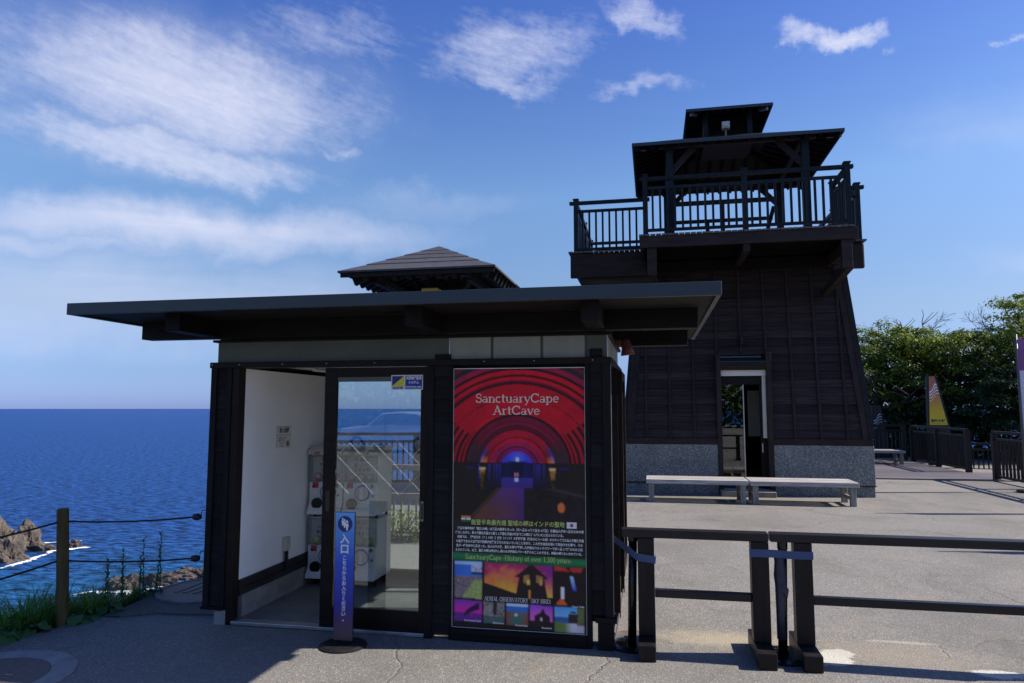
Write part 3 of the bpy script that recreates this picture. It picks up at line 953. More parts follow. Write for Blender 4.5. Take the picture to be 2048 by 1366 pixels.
def foam(label, pts, w):
    """broken surf laid along a line on the water"""
    mb = MB(); V = []; F = []; ed = []
    nw = 8
    P = [Vector((x, y, 0)) for x, y in pts]
    fine = []
    for i in range(len(P) - 1):
        for j in range(8):
            fine.append(P[i].lerp(P[i + 1], j / 8))
    fine.append(P[-1])
    for i, p in enumerate(fine):
        d = (fine[min(i + 1, len(fine) - 1)] - fine[max(i - 1, 0)]).normalized()
        s = Vector((-d.y, d.x, 0))
        for k in range(nw + 1):
            u = 2 * k / nw - 1
            q = p + s * u * w * (0.6 + 0.8 * abs(mn.noise(p * 0.7))) + s * 1.1 * mn.noise(p * 0.45 + Vector((5, 1, 2)))
            V.append((q.x, q.y, -17.95 + 0.25 * (1 - u * u) * (0.5 + mn.noise(q * 0.5))))
            t = min(i, len(fine) - 1 - i) / max(1, len(fine) * 0.12)
            ed.append(max(0, 1 - u * u) * min(1, t))
    for i in range(len(fine) - 1):
        for k in range(nw):
            a = i * (nw + 1) + k
            F.append((a, a + 1, a + nw + 2, a + nw + 1))
    mb.add(V, F)
    o = make('surf_foam', mb, 'foam', smooth=True)
    at = o.data.attributes.new('edge', 'FLOAT', 'POINT')
    at.data.foreach_set('value', ed)
    tag(o, label, kind='stuff')
    return o


foam('white surf in front of the left reef', [(-84.5, 72.5), (-78.9, 74.4), (-79.6, 79.2), (-81.0, 83.6), (-80.0, 86.8), (-77.5, 88.4)], 1.0)
foam('white surf behind the left sea stack', [(-90.5, 88.0), (-87.5, 88.6), (-85.5, 91.0), (-83, 92.5)], 0.9)
foam('white surf breaking along the shore ledge by the booth', [(-61.5, 65.0), (-58.2, 66.6), (-55.2, 67.9), (-52.2, 70.3), (-49.0, 73.8), (-44, 78)], 1.25)
foam('thin white surf close below the terrace', [(-57.0, 66.0), (-53.5, 67.2), (-50.5, 69.4), (-47, 73)], 1.0)

# ------------------------------------------------------------------ entrance booth
KX0, KX1, KY0, KY1 = -3.35, -0.27, 4.85, 6.45
K = thing('entrance_booth', 'small dark wooden entrance booth with flat overhanging roof and glass door', 'booth', (-1.8, 5.6, 0))

# roof slab with metal edge
rf = make('roof', MB().box(-3.93, 0.37, 4.13, 6.72, 2.262, 2.312), 'soffit', K)
B('fascia', rf, 'fascia_metal', -3.96, 0.40, 4.10, 4.13, 2.247, 2.327, 0.003)
B('fascia', rf, 'fascia_metal', -3.96, -3.93, 4.131, 6.75, 2.247, 2.327, 0.003)
B('fascia', rf, 'fascia_metal', 0.37, 0.40, 4.131, 6.75, 2.247, 2.327, 0.003)
B('roof_sheet', rf, 'fascia_metal', -3.929, 0.369, 4.131, 6.719, 2.313, 2.324)
B('beam', K, 'dark_wood_h', -3.86, 0.305, 4.715, 4.835, 2.131, 2.2615, 0.004)
B('beam', K, 'dark_wood_h', -3.82, 0.30, 6.0, 6.12, 2.131, 2.2615, 0.004)
for bx in (-3.26, -1.505, -0.365):
    B('bracket', K, 'dark_wood', bx - 0.058, bx + 0.058, 4.27, 4.714, 2.137, 2.261, 0.004)
for bx in (-3.26, -1.505, -0.365):
    B('bracket', K, 'dark_wood', bx - 0.05, bx + 0.05, 4.836, 5.999, 2.137, 2.261)
B('top_plate', K, 'frame_brown', -3.34, -0.275, 4.855, 4.93, 2.112, 2.1305)
B('top_plate', K, 'frame_brown', -0.345, -0.275, 4.931, 6.45, 2.112, 2.1305)
# sheet band above the frame
B('band_sheet', K, 'sheet_dark', -3.31, -1.441, 4.885, 4.90, 1.957, 2.112, label='long dark greenish translucent sheet above the doorway')
B('joint_strip', K, 'aluminium', -1.441, -1.434, 4.880, 4.90, 1.957, 2.112)
xs = [-1.434, -1.111, -0.750, -0.436]
for i in range(3):
    B('band_sheet', K, 'sheet_light', xs[i], xs[i + 1] - 0.022, 4.885, 4.90, 1.957, 2.112)
    B('dividing_strip', K, 'sheet_strip', xs[i + 1] - 0.022, xs[i + 1], 4.887, 4.90, 1.957, 2.112)  # dark strip dividing the pale sheets
B('band_sheet', K, 'sheet_dark', -0.436, -0.300, 4.885, 4.90, 1.957, 2.112)
B('band_sheet', K, 'sheet_light', -0.318, -0.303, 4.901, 6.43, 1.957, 2.112)
B('joint_strip', K, 'aluminium', -0.303, -0.297, 4.883, 4.903, 1.957, 2.112)
B('band_sheet', K, 'sheet_dark', -3.31, -3.295, 4.901, 6.43, 1.957, 2.112)
B('band_sheet', K, 'sheet_light', -3.29, -0.32, 6.42, 6.435, 1.957, 2.112)
# head frame
hf = B('head_frame', K, 'frame_brown', -3.352, -0.272, 4.845, 4.945, 1.912, 1.956, 0.003)
for sx in (-3.33, -3.10, -2.74, -2.38, -2.0, -1.17, -0.81, -0.40):
    make('screw', MB().disc_y(sx, 1.936, 0.0035, 0.0035, 4.8432, 0.002, 8), 'aluminium', hf)
B('head_frame', K, 'frame_brown', -0.352, -0.268, 4.946, 6.45, 1.912, 1.956, 0.003)
B('head_frame', K, 'frame_brown', -3.352, -3.27, 4.946, 6.45, 1.912, 1.956)
B('head_frame', K, 'frame_brown', -3.269, -0.353, 6.37, 6.45, 1.912, 1.956)

# posts with lapped boards between
board = {}


def boards(x0, x1, z0, z1, y, parent, step=0.163, side=None):
    key = (round(x1 - x0, 3), round(step, 3))
    if key not in board:
        w = x1 - x0
        m = MB().extrude_x([(0, 0), (0.016, 0), (0.016, step - 0.002), (0.008, step - 0.002)], 0, w)
        board[key] = unit('siding_board', 'kiosk_board', m)
    z = z0
    while z < z1 - 0.03:
        piece('siding_board', board[key], (x0, y, z), parent)
        z += step


pw = B('corner_post', K, 'dark_wood', -3.340, -3.292, 4.850, 4.93, 0.128, 1.912, 0.002)
wl = B('wall_panel', K, 'interior_dark', -3.291, -3.206, 4.882, 4.93, 0.128, 1.912)
boards(-3.291, -3.206, 0.130, 1.90, 4.864, wl)
B('corner_post', K, 'dark_wood', -3.205, -3.165, 4.852, 4.945, 0.128, 1.912, 0.002)
B('door_jamb', K, 'frame_brown', -3.164, -3.105, 4.862, 4.95, 0.0, 1.912, 0.002)
B('sill_board', K, 'dark_wood_h', -3.352, -3.165, 4.842, 4.945, 0.105, 0.1275, 0.002)
B('footing', K, 'concrete', -3.245, -3.150, 4.858, 5.0, -0.02, 0.1045, 0.006)
# middle post
wm = B('wall_panel', K, 'interior_dark', -1.545, -1.413, 4.882, 4.93, 0.03, 1.912)
B('corner_post', K, 'dark_wood', -1.602, -1.546, 4.856, 4.945, 0.0, 1.912, 0.002)
boards(-1.545, -1.425, 0.04, 1.90, 4.864, wm)
B('corner_post', K, 'dark_wood', -1.424, -1.402, 4.858, 4.935, 0.0, 1.912, 0.002)
# right post
wr = B('wall_panel', K, 'interior_dark', -0.435, -0.316, 4.882, 4.93, 0.175, 1.912)
B('corner_post', K, 'dark_wood', -0.458, -0.424, 4.858, 4.935, 0.0, 1.912, 0.002)
boards(-0.423, -0.335, 0.225, 1.90, 4.864, wr)
B('corner_post', K, 'dark_wood', -0.334, -0.280, 4.850, 4.945, 0.03, 1.912, 0.002)
B('corner_post', K, 'dull_metal', -0.2795, -0.2765, 4.853, 4.875, 0.22, 1.905)
B('skirting_cap', K, 'dark_wood_h', -0.400, -0.258, 4.838, 4.96, 0.178, 0.214, 0.003)
B('skirting', K, 'dark_wood', -0.385, -0.282, 4.845, 4.8575, 0.0, 0.177, 0.003)
# poster bay backing and ledge
B('wall_panel', K, 'interior_dark', -1.401, -0.459, 4.90, 4.93, 0.02, 1.912)
B('poster_ledge', K, 'dark_wood_h', -1.401, -0.459, 4.840, 4.899, 0.045, 0.085, 0.004)
B('skirting', K, 'dark_wood_h', -1.401, -0.459, 4.852, 4.899, 0.0, 0.0445, 0.003)
# threshold and floor
B('threshold', K, 'aluminium', -3.13, -1.603, 4.862, 4.945, 0.004, 0.028, 0.003)
B('floor_slab', K, 'floor_concrete', -3.104, -0.36, 4.946, 6.36, -0.02, 0.022)
# left wall
lw = B('wall', K, 'dark_wood', -3.340, -3.16, 4.951, 6.45, 0.13, 1.911)
B('wall_lining', lw, 'white_wall', -3.159, -3.112, 4.952, 6.36, 0.305, 1.911)
B('skirting', lw, 'black_rubber', -3.159, -3.096, 4.952, 6.36, 0.245, 0.3045, 0.003)
B('skirting', lw, 'black_rubber', -3.159, -3.088, 4.952, 6.36, 0.190, 0.2445, 0.003)
B('kerb', K, 'kerb_concrete', -3.30, -3.100, 5.001, 6.36, -0.02, 0.1895, 0.004)
B('inner_lining', K, 'white_wall', -1.401, -0.459, 4.9305, 4.945, 0.03, 1.911)
B('ceiling', K, 'white_wall', -3.158, -0.36, 4.96, 6.36, 1.958, 1.975)
# glazed back wall
for px in (-3.14, -2.05, -1.2, -0.35):
    B('mullion', K, 'frame_brown', px - 0.03, px + 0.03, 6.37, 6.44, 0.0, 1.911)
B('rear_sill', K, 'frame_brown', -3.11, -0.38, 6.375, 6.435, 0.0, 0.10)
for a, b in ((-3.11, -2.08), (-2.02, -1.23), (-1.17, -0.38)):
    B('window_pane', K, 'clear_glass', a, b, 6.402, 6.408, 0.10, 1.911)
# right side: slid-open glazed door
B('mullion', K, 'frame_brown', -0.352, -0.270, 5.62, 5.70, 0.0, 1.911)
B('mullion', K, 'frame_brown', -0.352, -0.270, 6.375, 6.45, 0.0, 1.911)
sd = B('side_door', K, 'frame_brown', -0.338, -0.298, 5.701, 5.76, 0.06, 1.88)
B('door_rail', sd, 'frame_brown', -0.338, -0.298, 5.761, 6.374, 0.06, 0.16)
B('door_rail', sd, 'frame_brown', -0.338, -0.298, 5.761, 6.374, 1.80, 1.88)
B('window_pane', sd, 'clear_glass', -0.32, -0.316, 5.761, 6.374, 0.16, 1.80)
sd2 = B('side_door', K, 'frame_brown', -0.268, -0.235, 5.66, 5.72, 0.30, 1.90, label='dark framed glass leaf slid along the outside of the right wall')
B('door_stile', sd2, 'frame_brown', -0.268, -0.235, 6.24, 6.30, 0.30, 1.90)
B('door_rail', sd2, 'frame_brown', -0.268, -0.235, 5.721, 6.239, 0.30, 0.38)
B('door_rail', sd2, 'frame_brown', -0.268, -0.235, 5.721, 6.239, 1.83, 1.90)
B('window_pane', sd2, 'clear_glass', -0.254, -0.250, 5.721, 6.239, 0.38, 1.83)
for i, yy in enumerate((4.99, 5.06, 5.13)):
    B('floor_track', K, 'aluminium', -0.345 + 0.03 * i, -0.335 + 0.03 * i, 4.946, 6.36, 0.022, 0.034)
# sliding door in front: leaf slid to the right
dr = thing('sliding_door', 'brown framed glass sliding door slid open behind the blue sign', 'door', (-2.0, 4.90, 0.03))
B('stile', dr, 'frame_brown', -2.402, -2.305, 4.872, 4.905, 0.030, 1.905, 0.003)
B('stile', dr, 'frame_brown', -1.650, -1.604, 4.872, 4.905, 0.030, 1.905, 0.003)
B('rail', dr, 'frame_brown', -2.3045, -1.6505, 4.872, 4.905, 0.030, 0.170, 0.003)
B('rail', dr, 'frame_brown', -2.3045, -1.6505, 4.872, 4.905, 1.835, 1.905, 0.003)
B('door_glass', dr, 'pane_glass', -2.3045, -1.6505, 4.886, 4.891, 0.170, 1.835)
B('reflection_strip', dr, 'sheet_dark', -2.3045, -1.6505, 4.882, 4.8855, 1.80, 1.835)  # dark green strip standing in for a reflection along the glass top
B('finger_pull', dr, 'black_gloss', -2.372, -2.340, 4.868, 4.8715, 0.85, 1.00)
h = make('handle_plate', MB().box(-1.640, -1.618, 4.868, 4.8715, 0.80, 0.94), 'dull_metal', dr)
B('handle_recess', h, 'black_gloss', -1.636, -1.622, 4.866, 4.8678, 0.815, 0.925)

# ------------------------------------------------------------------ poster
PX0, PX1, PZ0, PZ1 = -1.398, -0.462, 0.090, 1.884
PO = thing('poster', 'tall dark poster of a red lit arched tunnel with photo strip below', 'poster', (-0.93, 4.87, 0.09))


def ppx(px, py):
    """photograph point on the poster -> poster plane"""
    return PX0 + (px - 905) / 267 * (PX1 - PX0), PZ1 - (py - 738) / 524 * (PZ1 - PZ0)


def poster_colour(px, py):
    nz = mn.noise(Vector((px * 0.09, py * 0.09, 1.7)))
    nf = mn.noise(Vector((px * 0.35, py * 0.35, 4.1)))
    bg = (0.010, 0.009, 0.008)

    def mix(a, b, t):
        t = max(0, min(1, t)); return tuple(a[i] + (b[i] - a[i]) * t for i in range(3))
    if py < 1046:
        zx = (px - 860) * 4.5525; zy = (py - 700) * 4.5525
        dx = zx - 805; dy = zy - 1100
        r = math.hypot(dx, dy)
        ang = math.degrees(math.atan2(-dy, dx))
        c = bg
        if zy < 1050:
            red = (0.50, 0.006, 0.022); dk = (0.012, 0.006, 0.008); wine = (0.10, 0.006, 0.02); pink = (0.28, 0.012, 0.06)
            stops = [(150, (0.03, 0.05, 0.45)), (190, (0.20, 0.01, 0.12)), (200, dk), (232, (0.34, 0.012, 0.05)), (242, (0.04, 0.02, 0.18)), (276, red), (286, dk), (350, (0.36, 0.008, 0.03)), (362, dk),
                     (385, wine), (395, (0.05, 0.005, 0.012)), (425, (0.20, 0.008, 0.035)), (432, (0.05, 0.005, 0.012)), (480, (0.16, 0.008, 0.03)), (502, dk), (778, red), (796, dk), (815, wine), (850, red), (872, dk), (915, red), (940, dk),
                     (985, pink), (1030, (0.025, 0.02, 0.024)), (1065, (0.14, 0.01, 0.04)), (9999, (0.02, 0.018, 0.02))]
            # the outer rings are flatter than circles (below)
            rr = r if r < 520 else math.hypot(dx * 0.93, dy)
            for lim, cc in stops:
                if rr < lim:
                    c = cc; break
            lit = 0.72 + 0.38 * math.sin(math.radians(max(0, min(180, ang)))) ** 2
            rib = 0.80 + 0.20 * math.sin(rr * 0.42) if rr > 150 else 1.0
            c = tuple(q * lit * rib * (1 + 0.22 * nf + 0.15 * nz) for q in c)
            if 520 < rr < 770:
                c = mix(c, (0.30, 0.006, 0.015), 0.45 * (0.5 + nz) + 0.25 * abs(rr - 645) / 125)
                if (ang < 35 or ang > 145) and int(rr / 26) % 2 == 0:
                    c = dk
                if abs(rr - 655) < 9 and nf > 0.15:
                    c = (0.03, 0.004, 0.008)
            if 300 < r < 470 and (ang < 40 or ang > 140):
                c = mix(c, (0.030, 0.018, 0.022), min(1, (40 - min(ang, 180 - ang)) / 22))
                if 318 < r < 350:
                    c = mix((0.04, 0.05, 0.40), c, min(ang, 180 - ang) / 40)
            if 240 < r < 345 and min(ang, 180 - ang) < 22 and r > 285:
                c = mix((0.85, 0.25, 0.02), c, min(ang, 180 - ang) / 22)
            if 180 < r < 240 and min(ang, 180 - ang) < 16:
                c = mix((0.80, 0.20, 0.04), c, min(ang, 180 - ang) / 16)
            if r < 150:
                c = mix((0.035, 0.05, 0.50), (0.08, 0.13, 0.62), max(0, 1 - math.hypot(dx, dy + 90) / 90))
                if abs(dx + 5) < 52 and zy > 1040:
                    c = (0.008, 0.010, 0.05)
                if abs(dx) < 15 and 1005 < zy < 1040:
                    c = (0.55, 0.62, 0.85)
                if abs(abs(dx) - 62) < 22 and 1040 < zy < 1050:
                    c = (0.01, 0.012, 0.07)
            return c
        # below the springing line
        c = (0.012, 0.010, 0.008)
        if 660 < zx < 950 and zy < 1290:
            c = mix((0.012, 0.014, 0.10), (0.006, 0.007, 0.03), abs(zx - 805) / 150)
            if 740 < zx < 862 and zy < 1190:
                c = (0.006, 0.007, 0.03)
            if zy > 1190:
                c = mix((0.030, 0.034, 0.22), (0.045, 0.018, 0.13), (zy - 1190) / 100)
            if 782 < zx < 815 and 1140 < zy < 1180 and abs(zx - 798) > 7:
                c = (0.6, 0.25, 0.35)
            if abs(zx - 800) < 18 and 1190 < zy < 1225:
                c = (0.45, 0.5, 0.75)
        for cx in (450, 545, 590, 615, 645, 960, 985, 1010, 1050):
            if abs(zx - cx) < 8 and 1060 < zy < 1310:
                c = mix((0.025, 0.025, 0.22), (0.006, 0.006, 0.03), (zy - 1060) / 200)
        for cx in (478, 1130):
            if abs(zx - cx) < 26 - 14 * abs(nf) - 0.04 * (zy - 1120) and 1120 < zy < 1300 and nz + nf > -0.15:
                c = mix((0.30, 0.18, 0.03), (0.05, 0.03, 0.01), (zy - 1120) / 180 + 0.5 * nf)
            if abs(zx - cx) < 28 and 1095 < zy < 1118:
                c = (0.5, 0.38, 0.2)
        for cx0, cx1 in ((330, 410), (1195, 1280)):
            if cx0 < zx < cx1 and 1090 < zy < 1108:
                c = (0.012, 0.014, 0.11)
        # floor path
        t = (zy - 1280) / (1570 - 1280)
        if t > 0:
            xl = 665 + (395 - 665) * t; xr = 866
            if xl < zx < xr:
                u = (zx - xl) / (xr - xl)
                c = mix((0.10, 0.045, 0.028), (0.055, 0.022, 0.13), u * u)
                c = mix(c, (0.06, 0.025, 0.22), max(0, 0.7 - t))
                c = mix(c, (0.05, 0.02, 0.03), 0.5 * (0.5 + nf) * 0.8)
            elif xl - 45 < zx < xl and zy < 1600:
                c = (0.045, 0.028, 0.012)
            if zx > 880 and zy > 1230:
                c = mix((0.008, 0.007, 0.007), (0.016, 0.012, 0.013), 0.5 + nz)
                e = (zx - 1000) * 0.22 + 1260
                if zx > 1000 and abs(zy - e) < 26:
                    c = mix((0.035, 0.030, 0.028), (0.008, 0.007, 0.007), abs(zy - e) / 26)
                if math.hypot((zx - 955) / 14, (zy - 1250) / 20) < 1 or (math.hypot((zx - 1205) / 32, (zy - 1452) / 46) < 1):
                    c = (0.45, 0.14, 0.03)
        return c
    # text ground
    c = mix((0.018, 0.014, 0.010), (0.010, 0.009, 0.008), (py - 1046) / 60)
    if 975 < px < 1060 and py < 1060:
        c = mix(c, (0.045, 0.022, 0.015), 0.7)
    ty = py - (px - 910) * 0.018
    if 1113 < ty < 1131:
        e = abs(ty - 1121) / 9
        return mix((0.012, 0.15, 0.05), (0.008, 0.05, 0.02), e * e)
    # photographs
    def inside(x0, x1, y0, y1):
        return x0 <= px <= x1 and y0 <= ty <= y1

    def uv(x0, x1, y0, y1):
        return (px - x0) / (x1 - x0), (ty - y0) / (y1 - y0)
    if inside(910, 966, 1129, 1204):
        u, v = uv(910, 966, 1129, 1204)
        if v < 0.12: c = (0.25, 0.45, 0.75)
        elif v < 0.42: c = mix((0.03, 0.12, 0.42), (0.03, 0.16, 0.45), u)
        elif u + v * 0.9 > 1.15 and v > 0.5: c = mix((0.12, 0.22, 0.05), (0.30, 0.38, 0.14), 0.5 + nf)
        else: c = mix((0.04, 0.04, 0.05), (0.22, 0.20, 0.19), 0.5 + nf)
        if v < 0.42 and u > 0.6 and v > 0.12: c = (0.35, 0.38, 0.42) if v < 0.3 and nf > -0.2 else ((0.03, 0.03, 0.04) if v < 0.36 and v > 0.3 else c)
        return c
    if inside(970, 1106, 1129, 1196):
        u, v = uv(970, 1106, 1129, 1196)
        c = mix((0.28, 0.02, 0.09), (0.70, 0.26, 0.02), v * 1.25 - abs(u - 0.3) * 0.5 + nz * 0.35)
        c = mix(c, (0.14, 0.02, 0.22), max(0, (u - 0.75) * 4) * (1 - v))
        if v > 0.55: c = mix(c, (0.75, 0.45, 0.05), (v - 0.55) * 1.6)
        if v > 0.62 + u * 0.55 or v > 0.94: c = (0.012, 0.010, 0.010)
        if abs(u - 0.70) < 0.14 + v * 0.10 and v > 0.32 or (abs(u - 0.70) < 0.02 + (v - 0.02) * 0.6 and v < 0.40): c = (0.014, 0.010, 0.010)
        for k in range(5):
            if abs((v - 0.30) - (k * 0.045) - abs(u - 0.72) * 0.5) < 0.012 and 0.05 < abs(u - 0.72) < 0.14: c = (0.45, 0.28, 0.08)
        if abs(u - 0.655) < 0.022 and 0.46 < v < 0.60: c = (0.55, 0.40, 0.08)
        if abs(u - 0.835) < 0.02 and 0.42 < v < 0.60: c = (0.40, 0.28, 0.08)
        if abs(u - 0.67) < 0.012 and 0.75 < v < 1.0: c = (0.55, 0.25, 0.04)
        return c
    if inside(1110, 1167, 1129, 1204):
        u, v = uv(1110, 1167, 1129, 1204)
        c = (0.012, 0.008, 0.008)
        if v < 0.14 and nz > -0.1: c = (0.35, 0.03, 0.02)
        if abs(u - 0.28) < 0.06 and 0.55 < v < 0.85: c = (0.65, 0.62, 0.60)
        if v > 0.84 and abs(u - 0.25) < 0.2 - (1 - v): c = (0.55, 0.10, 0.02)
        if abs(u - 0.62 - (v - 0.35) * 0.3) < 0.06 and 0.25 < v < 0.62: c = mix((0.25, 0.5, 0.7), (0.02, 0.04, 0.35), (v - 0.25) * 2.7)
        return c
    if inside(910, 966, 1208, 1250):
        u, v = uv(910, 966, 1208, 1250)
        c = mix((0.13, 0.03, 0.28), (0.45, 0.02, 0.28), 1 - abs(v - 0.5) * 2)
        if v > 0.6: c = mix((0.12, 0.03, 0.28), (0.09, 0.012, 0.10), 0.5 + nf)
        if abs(v - (0.75 - (u - 0.35) ** 0.6 * 0.75 if u > 0.35 else 9)) < 0.10 + 0.12 * (u - 0.35) and u < 0.9: c = (0.02, 0.006, 0.03)
        return c
    if inside(969, 1011, 1208, 1250):
        u, v = uv(969, 1011, 1208, 1250)
        c = mix((0.05, 0.06, 0.05), (0.26, 0.27, 0.24), 0.45 + nf + nz * 0.4)
        if v > 0.65: c = mix((0.03, 0.07, 0.06), (0.08, 0.14, 0.12), 0.5 + nf)
        if abs(u - 0.55) < 0.1 and v < 0.6: c = (0.02, 0.02, 0.02)
        return c
    if inside(1015, 1058, 1208, 1250):
        u, v = uv(1015, 1058, 1208, 1250)
        if v < 0.12: c = (0.35, 0.5, 0.65)
        elif v < 0.38: c = (0.02, 0.12, 0.38)
        else: c = mix((0.22, 0.04, 0.03), (0.03, 0.14, 0.11), 1.4 - 2.4 * math.hypot(u - 0.5, v - 0.7) + nf)
        if math.hypot(u - 0.45, v - 0.52) < 0.07: c = (0.5, 0.5, 0.45)
        return c
    if inside(1062, 1106, 1208, 1250):
        u, v = uv(1062, 1106, 1208, 1250)
        c = mix((0.16, 0.05, 0.38), (0.55, 0.12, 0.40), v * 1.3)
        if v > 0.12 + abs(u - 0.58) * 1.9 or v > 0.72 or (abs(u - 0.55) < 0.36 and v > 0.28 + abs(u - 0.55) * 0.6): c = (0.014, 0.010, 0.012)
        if abs(u - 0.5) < 0.05 and 0.55 < v < 0.7: c = (0.5, 0.4, 0.45)
        return c
    if inside(1110, 1168, 1208, 1256):
        u, v = uv(1110, 1168, 1208, 1256)
        c = mix((0.05, 0.28, 0.55), (0.20, 0.45, 0.62), v * 1.6) if v < 0.4 else (0.02, 0.10, 0.25)
        if v > 0.62: c = mix((0.10, 0.18, 0.04), (0.40, 0.42, 0.44), (u - 0.35) * 4)
        if u > 0.75 and v < 0.7: c = mix((0.05, 0.09, 0.03), (0.12, 0.16, 0.05), 0.5 + nf)
        if abs(u - 0.62) < 0.16 and 0.32 < v < 0.62: c = (0.02, 0.018, 0.018)
        if abs(u - 0.63) < 0.09 and 0.16 < v < 0.22 or abs(u - 0.63) < 0.16 and 0.26 < v < 0.32: c = (0.02, 0.018, 0.018)
        return c
    return c


def poster():
    nx, ny = 210, 412
    V = []; F = []; C = []
    for j in range(ny + 1):
        for i in range(nx + 1):
            px = 905 + 267 * i / nx; py = 738 + 524 * j / ny
            x, z = ppx(px, py)
            V.append((x, 4.868, z)); k_ = 1 + 0.30 * mn.noise(Vector((px * 0.8, py * 0.8, 9.0))) + 0.18 * mn.noise(Vector((px * 0.03, py * 0.03, 2.0))); C.append(tuple(q * k_ + 0.002 for q in poster_colour(px, py)))
    for j in range(ny):
        for i in range(nx):
            a = j * (nx + 1) + i
            F.append((a, a + nx + 1, a + nx + 2, a + 1))
    me = bpy.data.meshes.new('print_sheet')
    o3 = ORI[PO]
    me.from_pydata([(a - o3.x, b - o3.y, c - o3.z) for a, b, c in V], [], F)
    ca = me.color_attributes.new('print', 'FLOAT_COLOR', 'POINT')
    arr = np.ones((len(C), 4), dtype=np.float32); arr[:, :3] = np.array(C, dtype=np.float32)
    g_ = arr[:, :3].reshape(ny + 1, nx + 1, 3)
    for _ in range(2):
        p_ = np.pad(g_, ((1, 1), (1, 1), (0, 0)), mode='edge')
        g_ = (p_[:-2, 1:-1] + p_[2:, 1:-1] + p_[1:-1, :-2] + p_[1:-1, 2:] + 2 * p_[1:-1, 1:-1]) / 6
    arr[:, :3] = g_.reshape(-1, 3)
    arr[:, :3] = np.clip(arr[:, :3] * np.array([2.0, 1.6, 1.6], dtype=np.float32), 0, 0.92)
    ca.data.foreach_set('color', arr.ravel())
    me.materials.append(MATS['poster_print'])
    o = bpy.data.objects.new('print_sheet', me); COL.objects.link(o); o.parent = PO
    B('backing_board', PO, 'ink_white', PX0 - 0.004, PX1 + 0.004, 4.8685, 4.876, PZ0 - 0.003, PZ1 + 0.005)
    yy = 4.8672
    x, z = ppx(1036, 808); serif('SanctuaryCape', 0.062, x, z, yy, 'ink_cream', PO, width=171 * 0.003506)
    x, z = ppx(1035, 833); serif('ArtCave', 0.062, x, z, yy, 'ink_cream', PO, width=96 * 0.003506)
    rt = (rad(90), 0, 0)
    tilt = rad(0)
    x, z = ppx(1037, 1053); lettering('能登半島最先端 聖域の岬はインドの聖地', 0.040, (x, yy, z), 'ink_lime', PO, 0.0005, width=188 * 0.003506)
    lines = ['　能登半島最先端「聖域の岬」は能登の語源となった（天へ登る→能ぐ登る→能登）方道仙人が天へ登るための修',
             '行をしながら、第９代開化天皇から第１１代垂仁天皇の世までこの岬に住んでいたと伝えられている。',
             '　伝説では、【養老元年（７１４年）】天竺（インド）の摩訶陀国（現在のビハール州）からやって来た仙人が垂仁天皇',
             'の皇子である大玉茂忍代別尊が言葉を発せられないでいることを知り、この病を仙法を用いて完治させた事で、その',
             '名が一躍日本中に広まった。仙人はその後、聖域の岬で習得した強制なウルトラパワーで天へ登って行かれたと伝',
             'えられている。以来、聖域の岬は呼ばれし者のみが強制なパワーを授かることのできる、神秘の岬ともいわれている。']
    full = 254 * 0.003506
    for i, s in enumerate(lines):
        x, z = ppx(1039, 1065.5 + i * 8.7)
        w = full * (0.86 if i == 1 else 1.0)
        lettering(s, 0.021, (x - (full - w) / 2, yy, z), 'ink_white', PO, 0.0006, width=w)
    x, z = ppx(1038, 1126.5); serif('SanctuaryCape -History of over 1,300 years-', 0.034, x, z, yy, 'ink_lime', PO, width=214 * 0.003506, bold=0.95)
    x, z = ppx(1037, 1207.0); serif('AERIAL OBSERVATORY  (SKY BIRD)', 0.028, x, z, yy, 'ink_white', PO, width=133 * 0.003506, bold=0.95)
    for s, px, py, w in (('Cave Cafe', 1156, 1210, 24), ('SanctuaryCape', 947, 1248, 34), ('BlueCave', 999, 1250, 22), ('PowerHole', 1045, 1252, 24), ('StoneArt', 1095, 1254, 20)):
        x, z = ppx(px, py); lettering(s, 0.018, (x, yy, z), 'ink_white', PO, 0.0004, width=w * 0.003506)
    # small flags beside the headline
    x, z = ppx(932, 1048); w, hh = 0.034, 0.0135
    make('flag_stripe', MB().plate_y([(x - w, z + hh), (x + w, z + hh), (x + w, z + hh * 2.1), (x - w, z + hh * 2.1)], yy), 'ink_orange', PO)
    make('flag_stripe', MB().plate_y([(x - w, z - hh * 0.0), (x + w, z - hh * 0.0), (x + w, z + hh), (x - w, z + hh)], yy), 'ink_white', PO)
    make('flag_stripe', MB().plate_y([(x - w, z - hh), (x + w, z - hh), (x + w, z), (x - w, z)], yy), 'ink_green', PO)
    make('flag_wheel', MB().disc_y(x, z + hh * 0.5, 0.005, 0.005, yy - 0.0004, 0, 12), 'ink_navy', PO)
    x, z = ppx(1145, 1053)
    make('flag_field', MB().plate_y([(x - w, z - 0.021), (x + w, z - 0.021), (x + w, z + 0.021), (x - w, z + 0.021)], yy), 'ink_white', PO)
    make('flag_disc', MB().disc_y(x, z, 0.012, 0.012, yy - 0.0004, 0, 18), 'ink_red', PO)


poster()

